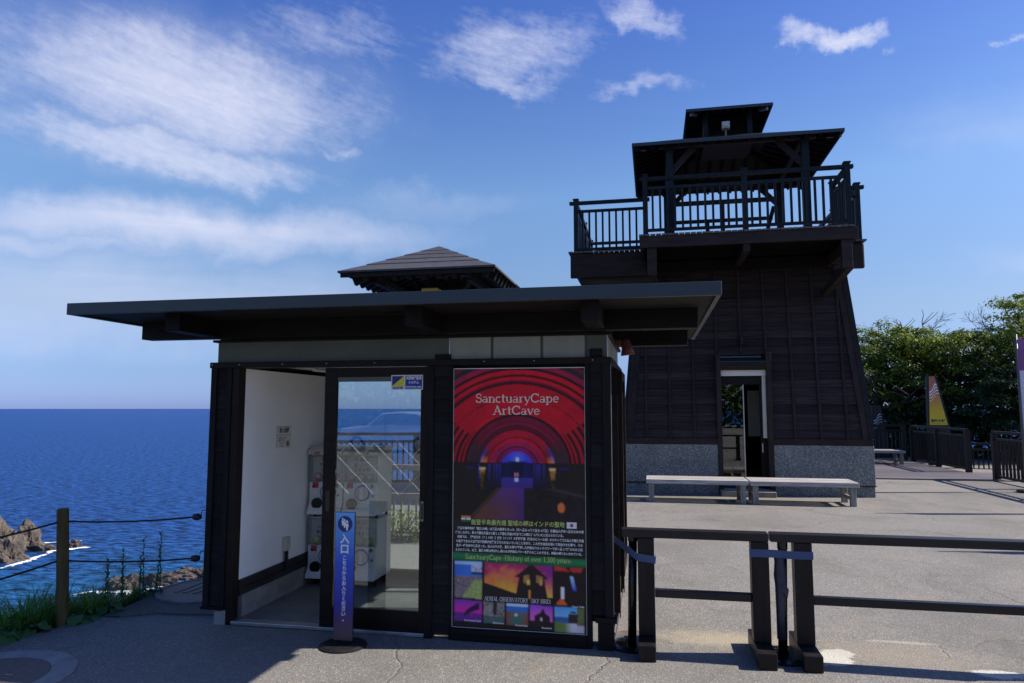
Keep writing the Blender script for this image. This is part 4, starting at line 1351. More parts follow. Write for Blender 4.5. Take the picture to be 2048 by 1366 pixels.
# ------------------------------------------------------------------ sticker on the glass
st = thing('warning_sticker', 'small yellow and blue security sticker at the top of the glass door', 'sticker', (-1.755, 4.871, 1.735))
make('panel', MB().plate_y([(-1.878, 1.738), (-1.634, 1.738), (-1.634, 1.846), (-1.878, 1.846)], 4.8705), 'paper', st)
make('emblem', MB().plate_y([(-1.870, 1.765), (-1.778, 1.765), (-1.778, 1.838)], 4.8698), 'ink_yellow', st)
make('emblem', MB().plate_y([(-1.870, 1.766), (-1.779, 1.838), (-1.870, 1.838)], 4.8698), 'ink_navy', st)
make('text_field', MB().plate_y([(-1.768, 1.745), (-1.640, 1.745), (-1.640, 1.839), (-1.768, 1.839)], 4.8698), 'ink_blue', st)
lettering('ALSOK', 0.024, (-1.824, 4.8692, 1.752), 'ink_navy', st, 0.001, width=0.088)
lettering('遠隔画像監視', 0.026, (-1.704, 4.8692, 1.822), 'ink_white', st, 0.0008, width=0.118)
lettering('システム', 0.024, (-1.704, 4.8692, 1.790), 'ink_white', st, 0.0008, width=0.078)
lettering('MONITORED AREA', 0.016, (-1.704, 4.8692, 1.758), 'ink_white', st, 0.0005, width=0.118)

# ------------------------------------------------------------------ notice and socket inside
nx_ = -3.1105
no = thing('wall_notice', 'small white paper notice taped to the white inner wall', 'notice', (nx_, 5.56, 1.26))
make('sheet', MB().add([(nx_, 5.44, 1.268), (nx_, 5.69, 1.262), (nx_, 5.685, 1.452), (nx_, 5.44, 1.452)], [(0, 1, 2, 3)]), 'paper', no)
make('border', MB().box(nx_ + 0.0003, nx_ + 0.0009, 5.445, 5.68, 1.446, 1.449).box(nx_ + 0.0003, nx_ + 0.0009, 5.445, 5.68, 1.374, 1.377).box(nx_ + 0.0003, nx_ + 0.0009, 5.447, 5.450, 1.272, 1.446), 'ink_brown', no)
lettering('青の洞窟', 0.052, (nx_ + 0.001, 5.565, 1.411), 'ink', no, 0.001, rot=(rad(90), 0, rad(90)), width=0.16)
for i, s in enumerate(('入口はこちらから', '通路奥にある', 'ゆっくりと', 'ください')):
    lettering(s, 0.018, (nx_ + 0.001, 5.54 - 0.012 * (i % 2), 1.352 - i * 0.022), 'ink', no, 0.0004, rot=(rad(90), 0, rad(90)))
make('picture', MB().add([(nx_ + 0.001, 5.63 + 0.026 * math.cos(a / 12 * 6.283), 1.30 + 0.028 * math.sin(a / 12 * 6.283)) for a in range(12)], [tuple(range(12))]), 'ink_brown', no)
so = thing('wall_socket', 'beige wall socket box on a dark conduit beside the capsule machines', 'socket', (-3.09, 5.62, 0.25))
B('socket_box', so, 'beige_lamp', -3.1115, -3.070, 5.585, 5.66, 0.395, 0.51, 0.006)
make('outlet', MB().add([(-3.069, 5.622 + 0.022 * math.cos(a / 14 * 6.283), 0.475 + 0.022 * math.sin(a / 14 * 6.283)) for a in range(14)], [tuple(range(14))]), 'machine_grey', so)
B('conduit', so, 'black_rubber', -3.0955, -3.074, 5.608, 5.634, 0.24, 0.3945)


# ------------------------------------------------------------------ capsule machines
def machine(x, z, label, top, card_lines, cap_mat):
    y0 = 5.985
    m = thing('capsule_machine', label, 'machine', (x + 0.165, 6.17, z), 'capsule toy machines in the booth')
    w = 0.322; hgt = 0.56
    body = make('body', MB().box(x, x + w, y0 + 0.045, y0 + 0.375, z + 0.03, z + hgt), 'machine_white', m, bevel=0.008)
    # lower front panel with the flared lip
    make('front_panel', MB().extrude_x([(y0 + 0.044, z + 0.03), (y0 - 0.035, z + 0.03), (y0 - 0.030, z + 0.055), (y0 + 0.015, z + 0.13), (y0 + 0.012, z + 0.315), (y0 + 0.044, z + 0.315)], x + 0.002, x + w - 0.002), 'machine_white', m, bevel=0.004)
    make('window_box', MB().box(x + 0.012, x + w - 0.012, y0 + 0.004, y0 + 0.044, z + 0.325, z + hgt - 0.012), 'clear_plastic', m)
    make('display_card', MB().plate_y([(x + 0.018, z + 0.33), (x + w - 0.018, z + 0.33), (x + w - 0.018, z + hgt - 0.02), (x + 0.018, z + hgt - 0.02)], y0 + 0.042), 'paper', m)
    for i, (s, c, wd) in enumerate(card_lines):
        lettering(s, 0.034, (x + w / 2, y0 + 0.0405, z + hgt - 0.045 - 0.045 * i), c, m, 0.001, width=wd)
    for cx in (0.075, 0.16, 0.245):
        make('capsule', MB().disc_y(x + cx, z + 0.362, 0.040, 0.034, y0 + 0.024, 0.016, 18), cap_mat, m)
        make('capsule_top', MB().disc_y(x + cx, z + 0.368, 0.026, 0.020, y0 + 0.0225, 0.001, 14), 'ink_white', m)
    k = make('dial_ring', MB().disc_y(x + 0.185, z + 0.225, 0.070, 0.070, y0 - 0.006, 0.02, 28), 'ink_blue', m)
    make('dial', MB().disc_y(x + 0.185, z + 0.225, 0.060, 0.060, y0 - 0.014, 0.0078, 28), 'machine_grey', k)
    make('dial_grip', MB().box(x + 0.172, x + 0.198, y0 - 0.030, y0 - 0.0142, z + 0.175, z + 0.275), 'machine_white', k)
    make('outlet', MB().disc_y(x + 0.085, z + 0.125, 0.050, 0.050, y0 - 0.012, 0.03, 24), 'black_gloss', m)
    make('price_tag', MB().box(x + 0.035, x + 0.09, y0 + 0.006, y0 + 0.0118, z + 0.262, z + 0.312), 'ink_red', m)
    make('price_tag', MB().box(x + 0.035, x + 0.06, y0 + 0.003, y0 + 0.0058, z + 0.262, z + 0.285), 'ink_navy', m)
    make('coin_slot', MB().disc_y(x + 0.275, z + 0.285, 0.016, 0.018, y0 + 0.004, 0.008, 14), 'dull_metal', m)
    make('return_button', MB().disc_y(x + 0.285, z + 0.20, 0.010, 0.012, y0 + 0.004, 0.008, 12), 'dull_metal', m)
    if top:
        make('topper', MB().extrude_x([(y0 - 0.02, z + hgt + 0.002), (y0 - 0.015, z + hgt + 0.035), (y0 + 0.06, z + hgt + 0.075), (y0 + 0.37, z + hgt + 0.075), (y0 + 0.37, z + hgt + 0.002)], x - 0.008 + 0.009 * (x > -2.9), x + w + 0.008 - 0.009 * (x < -2.9)), 'machine_grey', m, bevel=0.004)
        for cx in (0.06, 0.20):
            make('topper_mark', MB().plate_y([(x + cx, z + hgt + 0.008), (x + cx + 0.05, z + hgt + 0.008), (x + cx + 0.05, z + hgt + 0.03), (x + cx, z + hgt + 0.03)], y0 - 0.0215), 'ink_brown', m)
    for fx in (0.03, w - 0.03):
        for fy in (0.08, 0.33):
            make('foot', MB().cyl(x + fx, y0 + fy, 0.015, z - 0.002 if z > 0.2 else 0.022, z + 0.03, 10), 'black_rubber', m)


c1 = [('能登の', 'ink', 0.12), ('恋占い', 'ink_pink', 0.16), ('１００円', 'ink_brown', 0.14)]
c2 = [('恋の', 'ink_pink', 0.10), ('ガチャ', 'ink_pink', 0.18), ('抽数くじ', 'ink', 0.18)]
for i in range(2):
    x = -3.085 + i * 0.335
    pos = ('left against the white wall', 'right seen through the glass door')[i]
    machine(x, 0.060, 'white capsule machine, lower of the stack on the ' + pos, False, c2, 'capsule_yellow')
    machine(x, 0.622, 'grey topped capsule machine, upper of the stack on the ' + pos, True, c1, 'capsule_pink')

cl = thing('ceiling_lamp', 'slim white tube lamp under the booth ceiling', 'lamp', (-2.75, 5.75, 1.95))
B('housing', cl, 'machine_grey', -2.78, -2.72, 5.35, 6.15, 1.935, 1.9575)
make('tube', MB().tube([(-2.75, 5.37, 1.922), (-2.75, 6.13, 1.922)], 0.013, 12), 'ink_white', cl, smooth=True)

# ------------------------------------------------------------------ blue entrance sign
SG = thing('entrance_sign', 'narrow blue upright entrance sign on a black round base', 'sign', (-2.085, 4.60, 0))
sb = make('base', MB().cyl(-2.085, 4.60, 0.158, 0.0, 0.010, 48).cyl(-2.085, 4.60, 0.150, 0.010, 0.016, 48, 0.135), 'black_rubber', SG)
make('bracket', MB().box(-2.13, -2.04, 4.604, 4.618, 0.0162, 0.075).box(-2.14, -2.03, 4.606, 4.645, 0.0162, 0.024), 'black_gloss', SG)
pn = make('panel', MB().box(-2.158, -2.014, 4.590, 4.603, 0.035, 0.892), 'black_gloss', SG, bevel=0.004)
o = make('face_sheet', MB().box(-2.155, -2.017, 4.5885, 4.5898, 0.040, 0.889), 'entry_panel', SG)
yy = 4.5880
make('symbol_disc', MB().disc_y(-2.086, 0.812, 0.054, 0.054, yy, 0, 32), 'ink_navy', SG)
fig = MB()
for i, (dx, dz, s) in enumerate(((-0.018, 0.018, 0.85), (-0.004, 0.008, 0.95), (0.014, -0.004, 1.1))):
    fig.disc_y(-2.086 + dx, 0.812 + dz + 0.018 * s, 0.0075 * s, 0.0085 * s, yy - 0.0003 - 0.0002 * i, 0, 12)
    q = [(-0.009, 0.007), (0.009, 0.007), (0.011, -0.014), (0.007, -0.016), (0.006, -0.036), (-0.004, -0.036), (-0.006, -0.016), (-0.010, -0.012)]
    fig.plate_y([(-2.086 + dx + a * s, 0.812 + dz + b * s) for a, b in q], yy - 0.0003 - 0.0002 * i)
make('symbol_figures', fig, 'ink_white', SG)
lettering('入', 0.068, (-2.086, yy, 0.708), 'ink_white', SG, 0.0022)
lettering('口', 0.068, (-2.086, yy, 0.640), 'ink_white', SG, 0.0022)
for i_, ch_ in enumerate('こちらからお入りください。'):
    lettering(ch_, 0.0345, (-2.085 + (0.010 if ch_ == '。' else 0), yy, 0.583 - i_ * 0.0338), 'ink_white', SG, 0.0007)

# ------------------------------------------------------------------ trumpet fitting and wire under the eave
rb = thing('horn_speaker', 'reddish brown trumpet shaped fitting under the right eave of the booth', 'speaker', (-0.2, 5.4, 2.0))
make('horn', MB().tube([(-0.225, 5.45, 2.128), (-0.195, 5.45, 2.11), (-0.185, 5.45, 2.06), (-0.178, 5.45, 2.015)], [0.028, 0.036, 0.042, 0.056], 18), 'red_brown', rb, smooth=True)
B('mount', rb, 'red_brown', -0.275, -0.225, 5.42, 5.48, 2.085, 2.125)

# ------------------------------------------------------------------ tower
TX0, TX1, TY0, TY1 = -0.55, 3.93, 13.87, 17.5
TCX = (TX0 + TX1) / 2
T = thing('observation_tower', 'dark wooden lookout tower with stone plinth, railed platform and tiered roof', 'tower', (TCX, 15.7, 0))
BAT = 0.092
DX0, DX1 = 1.285, 2.085


def wall_y(z):
    return TY0 + 0.05 + max(0, z - 1.05) * BAT


def hx(z):
    return 2.215 - max(0, z - 1.05) * BAT


# plinth
B('plinth_base', T, 'speckle_stone', TX0 + 0.012, 1.20, TY0 + 0.01, TY0 + 0.3, 0, 0.188)
B('plinth_base', T, 'speckle_stone', 2.19, TX1 - 0.012, TY0 + 0.01, TY0 + 0.3, 0, 0.188)
B('plinth_base', T, 'speckle_stone', TX1 - 0.30, TX1 - 0.012, TY0 + 0.301, TY1, 0, 0.188)
B('plinth_base', T, 'speckle_stone', TX0 + 0.012, TX0 + 0.3, TY0 + 0.301, TY1, 0, 0.188)
B('drip_strip', T, 'tower_trim', TX0 - 0.012, 1.20, TY0 - 0.014, TY0 + 0.3, 0.189, 0.205)
B('drip_strip', T, 'tower_trim', 2.19, TX1 + 0.012, TY0 - 0.014, TY0 + 0.3, 0.189, 0.205)
B('plinth_panel', T, 'speckle_stone', TX0, 1.205, TY0 - 0.004, TY0 + 0.3, 0.206, 0.925, 0.006)
B('plinth_panel', T, 'speckle_stone', 2.192, TX1, TY0 - 0.004, TY0 + 0.3, 0.206, 0.925, 0.006)
B('plinth_panel', T, 'speckle_stone', TX1 - 0.3, TX1 - 0.002, TY0 + 0.301, TY1, 0.206, 0.925)
B('plinth_panel', T, 'speckle_stone', TX0 + 0.002, TX0 + 0.3, TY0 + 0.301, TY1, 0.206, 0.925)
B('sill_trim', T, 'tower_beam', TX0 + 0.01, 1.205, TY0 - 0.012, TY0 + 0.2, 0.926, 1.045, 0.006)
B('sill_trim', T, 'tower_beam', 2.192, TX1 - 0.01, TY0 - 0.012, TY0 + 0.2, 0.926, 1.045, 0.006)
B('sill_trim', T, 'tower_beam', TX1 - 0.2, TX1 - 0.012, TY0 + 0.201, TY1, 0.926, 1.045)
B('sill_trim', T, 'tower_beam', TX0 + 0.012, TX0 + 0.2, TY0 + 0.201, TY1, 0.926, 1.045)
# inner core walls behind the boards (left open behind the door)
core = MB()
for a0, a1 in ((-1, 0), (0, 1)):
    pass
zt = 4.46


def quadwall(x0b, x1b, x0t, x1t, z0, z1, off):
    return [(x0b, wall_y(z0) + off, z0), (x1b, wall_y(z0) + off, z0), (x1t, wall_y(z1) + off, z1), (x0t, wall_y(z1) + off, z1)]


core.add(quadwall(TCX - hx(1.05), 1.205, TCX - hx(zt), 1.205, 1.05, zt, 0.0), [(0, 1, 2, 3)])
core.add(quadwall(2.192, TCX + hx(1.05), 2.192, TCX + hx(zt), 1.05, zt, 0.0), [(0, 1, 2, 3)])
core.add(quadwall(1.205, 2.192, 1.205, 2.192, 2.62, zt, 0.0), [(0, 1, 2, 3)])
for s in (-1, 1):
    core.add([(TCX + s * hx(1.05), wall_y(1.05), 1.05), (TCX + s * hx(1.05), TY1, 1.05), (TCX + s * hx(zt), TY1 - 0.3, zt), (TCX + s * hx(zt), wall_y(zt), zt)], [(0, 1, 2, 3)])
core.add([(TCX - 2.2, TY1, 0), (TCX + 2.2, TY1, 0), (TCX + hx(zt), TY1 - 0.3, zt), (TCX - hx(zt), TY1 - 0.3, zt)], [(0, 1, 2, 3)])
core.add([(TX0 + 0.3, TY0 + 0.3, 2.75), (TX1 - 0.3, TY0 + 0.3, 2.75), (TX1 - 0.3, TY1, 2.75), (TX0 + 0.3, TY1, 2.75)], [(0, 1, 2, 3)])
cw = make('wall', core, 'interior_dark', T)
ROW = 0.158
nrow = 0
z = 1.05
while z < zt - 0.02:
    z1 = min(z + ROW, zt)
    segs = [(TCX - hx(z) + 0.02, TCX + hx(z) - 0.02, TCX - hx(z1) + 0.02, TCX + hx(z1) - 0.02)]
    if z < 2.60:
        segs = [(segs[0][0], 1.205, segs[0][2], 1.205), (2.192, segs[0][1], 2.192, segs[0][3])]
    for a, b, at_, bt in segs:
        yb = wall_y(z); yt = wall_y(z1)
        m = MB().hexa([(a, yb - 0.030, z), (b, yb - 0.030, z), (b, yb - 0.004, z), (a, yb - 0.004, z)], [(at_, yt - 0.012, z1 - 0.003), (bt, yt - 0.012, z1 - 0.003), (bt, yt - 0.004, z1 - 0.003), (at_, yt - 0.004, z1 - 0.003)])
        make('siding_board', m, 'tower_board', cw)
    # right flank
    for s in (-1, 1):
        xb = TCX + s * hx(z); xt = TCX + s * hx(z1)
        m = MB().hexa([(xb + s * 0.030, wall_y(z) + 0.03, z), (xb + s * 0.004, wall_y(z) + 0.03, z), (xb + s * 0.004, TY1, z), (xb + s * 0.030, TY1, z)],
                      [(xt + s * 0.012, wall_y(z1) + 0.03, z1 - 0.003), (xt + s * 0.004, wall_y(z1) + 0.03, z1 - 0.003), (xt + s * 0.004, TY1, z1 - 0.003), (xt + s * 0.012, TY1, z1 - 0.003)])
        make('siding_board', m, 'tower_board', cw)
    z = z1
for k in range(-4, 5):
    x = TCX + k * 0.453
    z0 = 1.046 if not (1.1 < x < 2.3) else 2.68
    if abs(x - 1.24) < 0.05 or abs(x - 2.15) < 0.05:
        z0 = 2.68
    xt = TCX + k * 0.453 * 0.985
    make('batten', MB().beam((x, wall_y(z0) - 0.042, z0), (xt, wall_y(zt) - 0.036, zt), 0.044, 0.032, (0, -1, 0)), 'tower_trim', cw)
for s in (-1, 1):
    xb = TCX + s * (hx(1.05) - 0.07); xt = TCX + s * (hx(zt) - 0.07)
    make('corner_board', MB().beam((xb, wall_y(1.05) - 0.045, 1.046), (xt, wall_y(zt) - 0.04, zt), 0.16, 0.03, (0, -1, 0)), 'tower_trim', cw)
    make('corner_board', MB().beam((TCX + s * (hx(1.05) + 0.045), wall_y(1.05) + 0.05, 1.046), (TCX + s * (hx(zt) + 0.04), wall_y(zt) + 0.05, zt), 0.16, 0.03, (s, 0, 0)), 'tower_trim', cw)
    make('corner_cover', MB().beam((TCX + s * (hx(1.05) + 0.03), wall_y(1.05) - 0.01, 1.046), (TCX + s * (hx(zt) + 0.03), wall_y(zt) - 0.01, zt), 0.07, 0.07, (0, -1, 0)), 'rail_paint', cw)
    make('corner_cover', MB().beam((TCX + s * (hx(1.05) - 0.02), wall_y(1.05) - 0.068, 1.046), (TCX + s * (hx(zt) - 0.02), wall_y(zt) - 0.063, zt), 0.045, 0.016, (0, -1, 0)), 'tower_beam', cw)
# door surround
DR = make('door_frame', MB().box(1.200, 1.288, TY0 - 0.03, TY0 + 0.42, 0.0, 2.645), 'tower_trim', T, bevel=0.005)
B('door_frame', T, 'tower_trim', 2.108, 2.205, TY0 - 0.03, TY0 + 0.42, 0.0, 2.665, 0.005)
B('door_head', T, 'tower_beam', 1.2885, 2.1075, TY0 - 0.02, TY0 + 0.30, 2.333, 2.485, 0.005)
make('door_canopy', MB().hexa([(1.2885, TY0 - 0.015, 2.487), (2.1075, TY0 - 0.015, 2.487), (2.1075, TY0 + 0.30, 2.56), (1.2885, TY0 + 0.30, 2.56)], [(1.2885, TY0 - 0.015, 2.50), (2.1075, TY0 - 0.015, 2.50), (2.1075, TY0 + 0.30, 2.60), (1.2885, TY0 + 0.30, 2.60)]), 'fascia_metal', T)
make('fanlight', MB().plate_y([(1.29, 2.56), (2.106, 2.56), (2.106, 2.66), (1.29, 2.66)], TY0 + 0.26, 0.01), 'car_glass', T)
B('door_lintel', T, 'cream_panel', 1.2885, 2.1075, TY0 + 0.05, TY0 + 0.24, 2.225, 2.332)
B('door_reveal', T, 'cream_panel', 2.045, 2.1075, TY0 + 0.10, TY0 + 0.24, 1.05, 2.224)
B('door_rail', T, 'frame_brown', 1.2885, 2.044, TY0 + 0.12, TY0 + 0.20, 2.06, 2.224)
gd = B('glass_door', T, 'pane_glass', 1.29, 1.695, TY0 + 0.15, TY0 + 0.156, 0.12, 2.059)
B('door_stile', gd, 'aluminium', 1.696, 1.712, TY0 + 0.14, TY0 + 0.165, 0.12, 2.059)
B('door_leaf', T, 'frame_brown', 2.00, 2.107, TY0 + 0.16, TY0 + 0.22, 0.10, 2.06)
B('door_handle', T, 'aluminium', 2.02, 2.035, TY0 + 0.145, TY0 + 0.16, 0.78, 0.95)
B('door_step', T, 'concrete', 1.289, 2.107, TY0 - 0.02, TY0 + 0.41, 0.0, 0.105)
B('door_step', T, 'concrete', 1.22, 2.17, TY0 - 0.35, TY0 - 0.021, 0.0, 0.095, 0.006)
# inside
B('inner_floor', T, 'floor_concrete', TX0 + 0.31, TX1 - 0.31, TY0 + 0.43, TY1 - 0.02, 0.02, 0.10)
B('inner_panel', T, 'white_wall', 2.05, 2.55, TY0 + 2.3, TY0 + 2.34, 1.0, 2.0)
tb = B('inner_table', T, 'interior_dark', 1.75, 2.9, TY0 + 1.8, TY0 + 2.25, 0.80, 0.86)
for lx in (1.80, 2.85):
    B('table_leg', tb, 'interior_dark', lx - 0.025, lx + 0.025, TY0 + 1.85, TY0 + 1.9, 0.10, 0.80)
# wall lamp over the door
lm = make('wall_lamp', MB().tube([(1.70, wall_y(2.9) - 0.09, 2.98), (1.70, wall_y(2.9) - 0.09, 2.83)], 0.035, 14), 'rail_paint', T)
make('lamp_arm', MB().tube([(1.70, wall_y(2.8) - 0.09, 2.83), (1.70, wall_y(2.75) - 0.05, 2.77), (1.70, wall_y(2.7) - 0.03, 2.62)], 0.012, 8), 'rail_paint', lm)

# platform
FZ = 4.70
PF = thing('placeholder', '', '', (0, 0, 0)); bpy.data.objects.remove(PF)
FX0, FX1, FY0, FY1 = -0.16, 3.46, 12.50, 13.65
WX0, WX1, WY1 = -1.56, 3.90, 17.30
plank = unit('deck_board', 'deck_plank', MB().box(0, 0.088, 0, 1.20, 0, 0.028))
plank_long = unit('deck_board', 'deck_plank', MB().box(0, 0.088, 0, WY1 - FY1 - 0.02, 0, 0.028))
pl = make('platform', MB().box(FX0 + 0.05, FX1 - 0.05, FY0 + 0.07, FY1 + 0.05, FZ - 0.11, FZ - 0.032).box(WX0 + 0.06, WX1 - 0.06, FY1 + 0.06, WY1 - 0.05, FZ - 0.11, FZ - 0.032), 'interior_dark', T)
x = FX0 - 0.02
while x < FX1 - 0.06:
    piece('deck_board', plank, (x, FY0 - 0.03, FZ - 0.028), pl); x += 0.1
x = WX0 - 0.02
while x < WX1 - 0.06:
    piece('deck_board', plank_long, (x, FY1 + 0.03 if FX0 - 0.1 < x < FX1 else FY1 - 0.04, FZ - 0.028), pl); x += 0.1
B('rim_beam', pl, 'tower_beam', FX0, FX1, FY0, FY0 + 0.06, FZ - 0.235, FZ - 0.030, 0.005)
B('rim_beam', pl, 'tower_beam', FX1 - 0.06, FX1, FY0 + 0.061, FY1, FZ - 0.235, FZ - 0.030)
B('rim_beam', pl, 'tower_beam', FX0, FX0 + 0.06, FY0 + 0.061, FY1, FZ - 0.235, FZ - 0.030)
B('rim_beam', pl, 'tower_beam', WX0 + 0.015, FX0 + 0.10, FY1, FY1 + 0.10, FZ - 0.52, FZ - 0.045, 0.012)
B('rim_beam', pl, 'tower_beam', FX1 - 0.15, WX1 - 0.03, FY1, FY1 + 0.10, FZ - 0.53, FZ - 0.06, 0.03)
B('rim_beam', pl, 'tower_beam', WX0 + 0.015, WX0 + 0.10, FY1 + 0.101, WY1, FZ - 0.30, FZ - 0.045)
B('rim_beam', pl, 'tower_beam', WX1 - 0.10, WX1 - 0.03, FY1 + 0.101, WY1, FZ - 0.30, FZ - 0.045)
B('rim_beam', pl, 'tower_beam', WX0 + 0.1, WX1 - 0.1, WY1 - 0.08, WY1, FZ - 0.30, FZ - 0.045)
B('under_beam', pl, 'tower_beam', WX0 + 0.24, FX0 + 0.2, FY1 + 0.12, FY1 + 0.5, FZ - 0.66, FZ - 0.521)
# joists under the front bay and the bracket beams
for jx in (0.04, 3.29):
    B('bracket_post', pl, 'tower_beam', jx - 0.085, jx + 0.085, FY0 + 0.062, FY0 + 0.17, FZ - 0.72, FZ - 0.236, 0.006)
for k in range(9):
    jy = FY0 + 0.25 + k * 0.17
    if jy < 13.95:
        B('joist', pl, 'shaded_underside', FX0 + 0.06, FX1 - 0.06, jy, jy + 0.06, FZ - 0.20, FZ - 0.111)
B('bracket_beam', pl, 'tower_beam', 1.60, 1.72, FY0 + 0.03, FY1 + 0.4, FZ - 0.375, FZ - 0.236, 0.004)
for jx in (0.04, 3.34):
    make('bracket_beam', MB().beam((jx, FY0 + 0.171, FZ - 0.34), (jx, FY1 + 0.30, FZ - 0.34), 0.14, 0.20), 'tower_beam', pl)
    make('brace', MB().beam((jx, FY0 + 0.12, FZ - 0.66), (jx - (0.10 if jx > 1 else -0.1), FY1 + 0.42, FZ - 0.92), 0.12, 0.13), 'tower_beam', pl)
B('soffit_board', pl, 'shaded_underside', FX0 + 0.2, FX1 - 0.25, FY1 + 0.15, FY1 + 0.40, FZ - 0.40, FZ - 0.238)

# railings
bal_me = unit('baluster', 'rail_paint', MB().box(-0.019, 0.019, -0.02, 0.02, 0, 0.775))
post_me = unit('rail_post', 'rail_paint', MB().box(-0.045, 0.045, -0.045, 0.045, 0, 1.09).box(-0.058, 0.058, -0.058, 0.058, 1.09, 1.115))


def railing(p, q, parent, posts=(0.0, 1.0), gap=0.129, ext=0.13, name='railing', bal=bal_me, post=post_me, m='rail_paint', top=1.03, mid=0.86, low=0.085, post_zoff=0.0, baluster_name='baluster'):
    p = Vector(p); q = Vector(q)
    d = (q - p); ln = d.length; d.normalize()
    rot = (0, 0, math.atan2(d.y, d.x))
    r = make('top_rail', MB().beam(p - d * ext + Vector((0, 0, top)), q + d * ext + Vector((0, 0, top)), 0.085, 0.06), m, parent)
    make('middle_rail', MB().beam(p + Vector((0, 0, mid)), q + Vector((0, 0, mid)), 0.05, 0.05), m, r)
    make('bottom_rail', MB().beam(p + Vector((0, 0, low)), q + Vector((0, 0, low)), 0.05, 0.05), m, r)
    for t in posts:
        piece('rail_post', post, p + d * ln * t + Vector((0, 0, post_zoff)), r, rot)
    n = int(ln / gap)
    for i in range(1, n):
        if min(abs(i / n - t) for t in posts) * ln > 0.06:
            piece(baluster_name, bal, p + d * ln * i / n + Vector((0, 0, low)), r, rot)
    return r


railing((FX0 + 0.10, FY0 + 0.06, FZ), (FX1 - 0.12, FY0 + 0.06, FZ), T, (0.0, 0.505, 1.0), ext=0.10)
railing((FX1 - 0.10, FY0 + 0.20, FZ), (FX1 - 0.10, FY1 - 0.02, FZ), T, (1.0,), ext=0.05)
railing((FX0 + 0.10, FY0 + 0.20, FZ), (FX0 + 0.10, FY1 - 0.02, FZ), T, (1.0,), ext=0.05)
railing((WX0 + 0.13, FY1 + 0.06, FZ - 0.03), (FX0 + 0.05, FY1 + 0.06, FZ - 0.03), T, (0.0,), ext=0.13)
railing((WX0 + 0.13, FY1 + 0.2, FZ - 0.03), (WX0 + 0.13, WY1 - 0.08, FZ - 0.03), T, (0.5, 1.0), ext=0.1)
railing((WX0 + 0.25, WY1 - 0.08, FZ - 0.03), (WX1 - 0.15, WY1 - 0.08, FZ - 0.03), T, (0.25, 0.5, 0.75, 1.0), ext=0.1)
railing((FX1 + 0.02, FY1 + 0.06, FZ - 0.03), (WX1 - 0.10, FY1 + 0.06, FZ - 0.03), T, (1.0,), ext=0.12)
railing((WX1 - 0.10, FY1 + 0.2, FZ - 0.03), (WX1 - 0.10, WY1 - 0.25, FZ - 0.03), T, (0.5, 1.0), ext=0.05)
# guard of the stair well
gr = make('stair_guard', MB().beam((0.36, 14.2, 5.71), (2.45, 14.2, 5.71), 0.05, 0.085), 'tower_trim', T)
B('guard_post', gr, 'tower_beam', 1.40, 1.48, 14.17, 14.23, FZ, 5.665)
make('guard_rail', MB().beam((0.40, 15.6, 5.70), (2.62, 15.6, 5.70), 0.06, 0.07), 'rail_paint', gr)
make('guard_rail', MB().beam((2.65, 15.6, 5.95), (2.35, 15.6, 4.9), 0.06, 0.08), 'rail_paint', gr)
B('guard_post', gr, 'rail_paint', 1.22, 1.30, 15.58, 15.62, FZ, 5.665)

# pavilion on the platform
RCX, RCY, RZ = 1.565, 14.46, 6.50
HX, HY = 1.84, 1.60
pv = make('pavilion_post', MB().box(0.335, 0.465, 13.10, 13.23, FZ, 6.56), 'rail_paint', T)
B('pavilion_post', T, 'rail_paint', 2.74, 2.87, 13.10, 13.23, FZ, 6.56)
B('pavilion_post', T, 'rail_paint', 0.335, 0.465, 15.72, 15.85, FZ, 6.56)
B('pavilion_post', T, 'rail_paint', 2.74, 2.87, 15.72, 15.85, FZ, 6.56)
for yb in (13.165, 15.785):
    B('tie_beam', T, 'tower_trim', 0.20, 3.0, yb - 0.05, yb + 0.05, 6.50, 6.595)
    make('knee_brace', MB().beam((0.43, yb, 6.04), (0.86, yb, 6.50), 0.07, 0.10), 'tower_trim', T)
    make('knee_brace', MB().beam((2.77, yb, 6.04), (2.34, yb, 6.50), 0.07, 0.10), 'tower_trim', T)
for xb in (0.40, 2.805):
    B('tie_beam', T, 'tower_trim', xb - 0.045, xb + 0.045, 13.24, 15.71, 6.50, 6.594)


def hip(cx, cy, hx_, hy_, z, tx, ty, zt_, th):
    """hipped roof shell: eave rectangle to a smaller top rectangle"""
    def ring_(a, b, zz):
        return [(cx - a, cy - b, zz), (cx + a, cy - b, zz), (cx + a, cy + b, zz), (cx - a, cy + b, zz)]
    v = ring_(hx_, hy_, z) + ring_(tx, ty, zt_) + ring_(hx_, hy_, z - th) + ring_(tx, ty, zt_ - th)
    f = [(i, (i + 1) % 4, 4 + (i + 1) % 4, 4 + i) for i in range(4)] + [(8 + i, 12 + i, 12 + (i + 1) % 4, 8 + (i + 1) % 4) for i in range(4)]
    f += [(i, 8 + i, 8 + (i + 1) % 4, (i + 1) % 4) for i in range(4)] + [(4, 5, 6, 7), (15, 14, 13, 12)]
    return MB().add(v, f)


mr_ = make('roof', hip(RCX, RCY, HX, HY, RZ + 0.03, 0.55, 0.42, RZ + 0.03 + 0.41 * (HY - 0.42), 0.045), 'roof_tile', T)
SL = 0.41


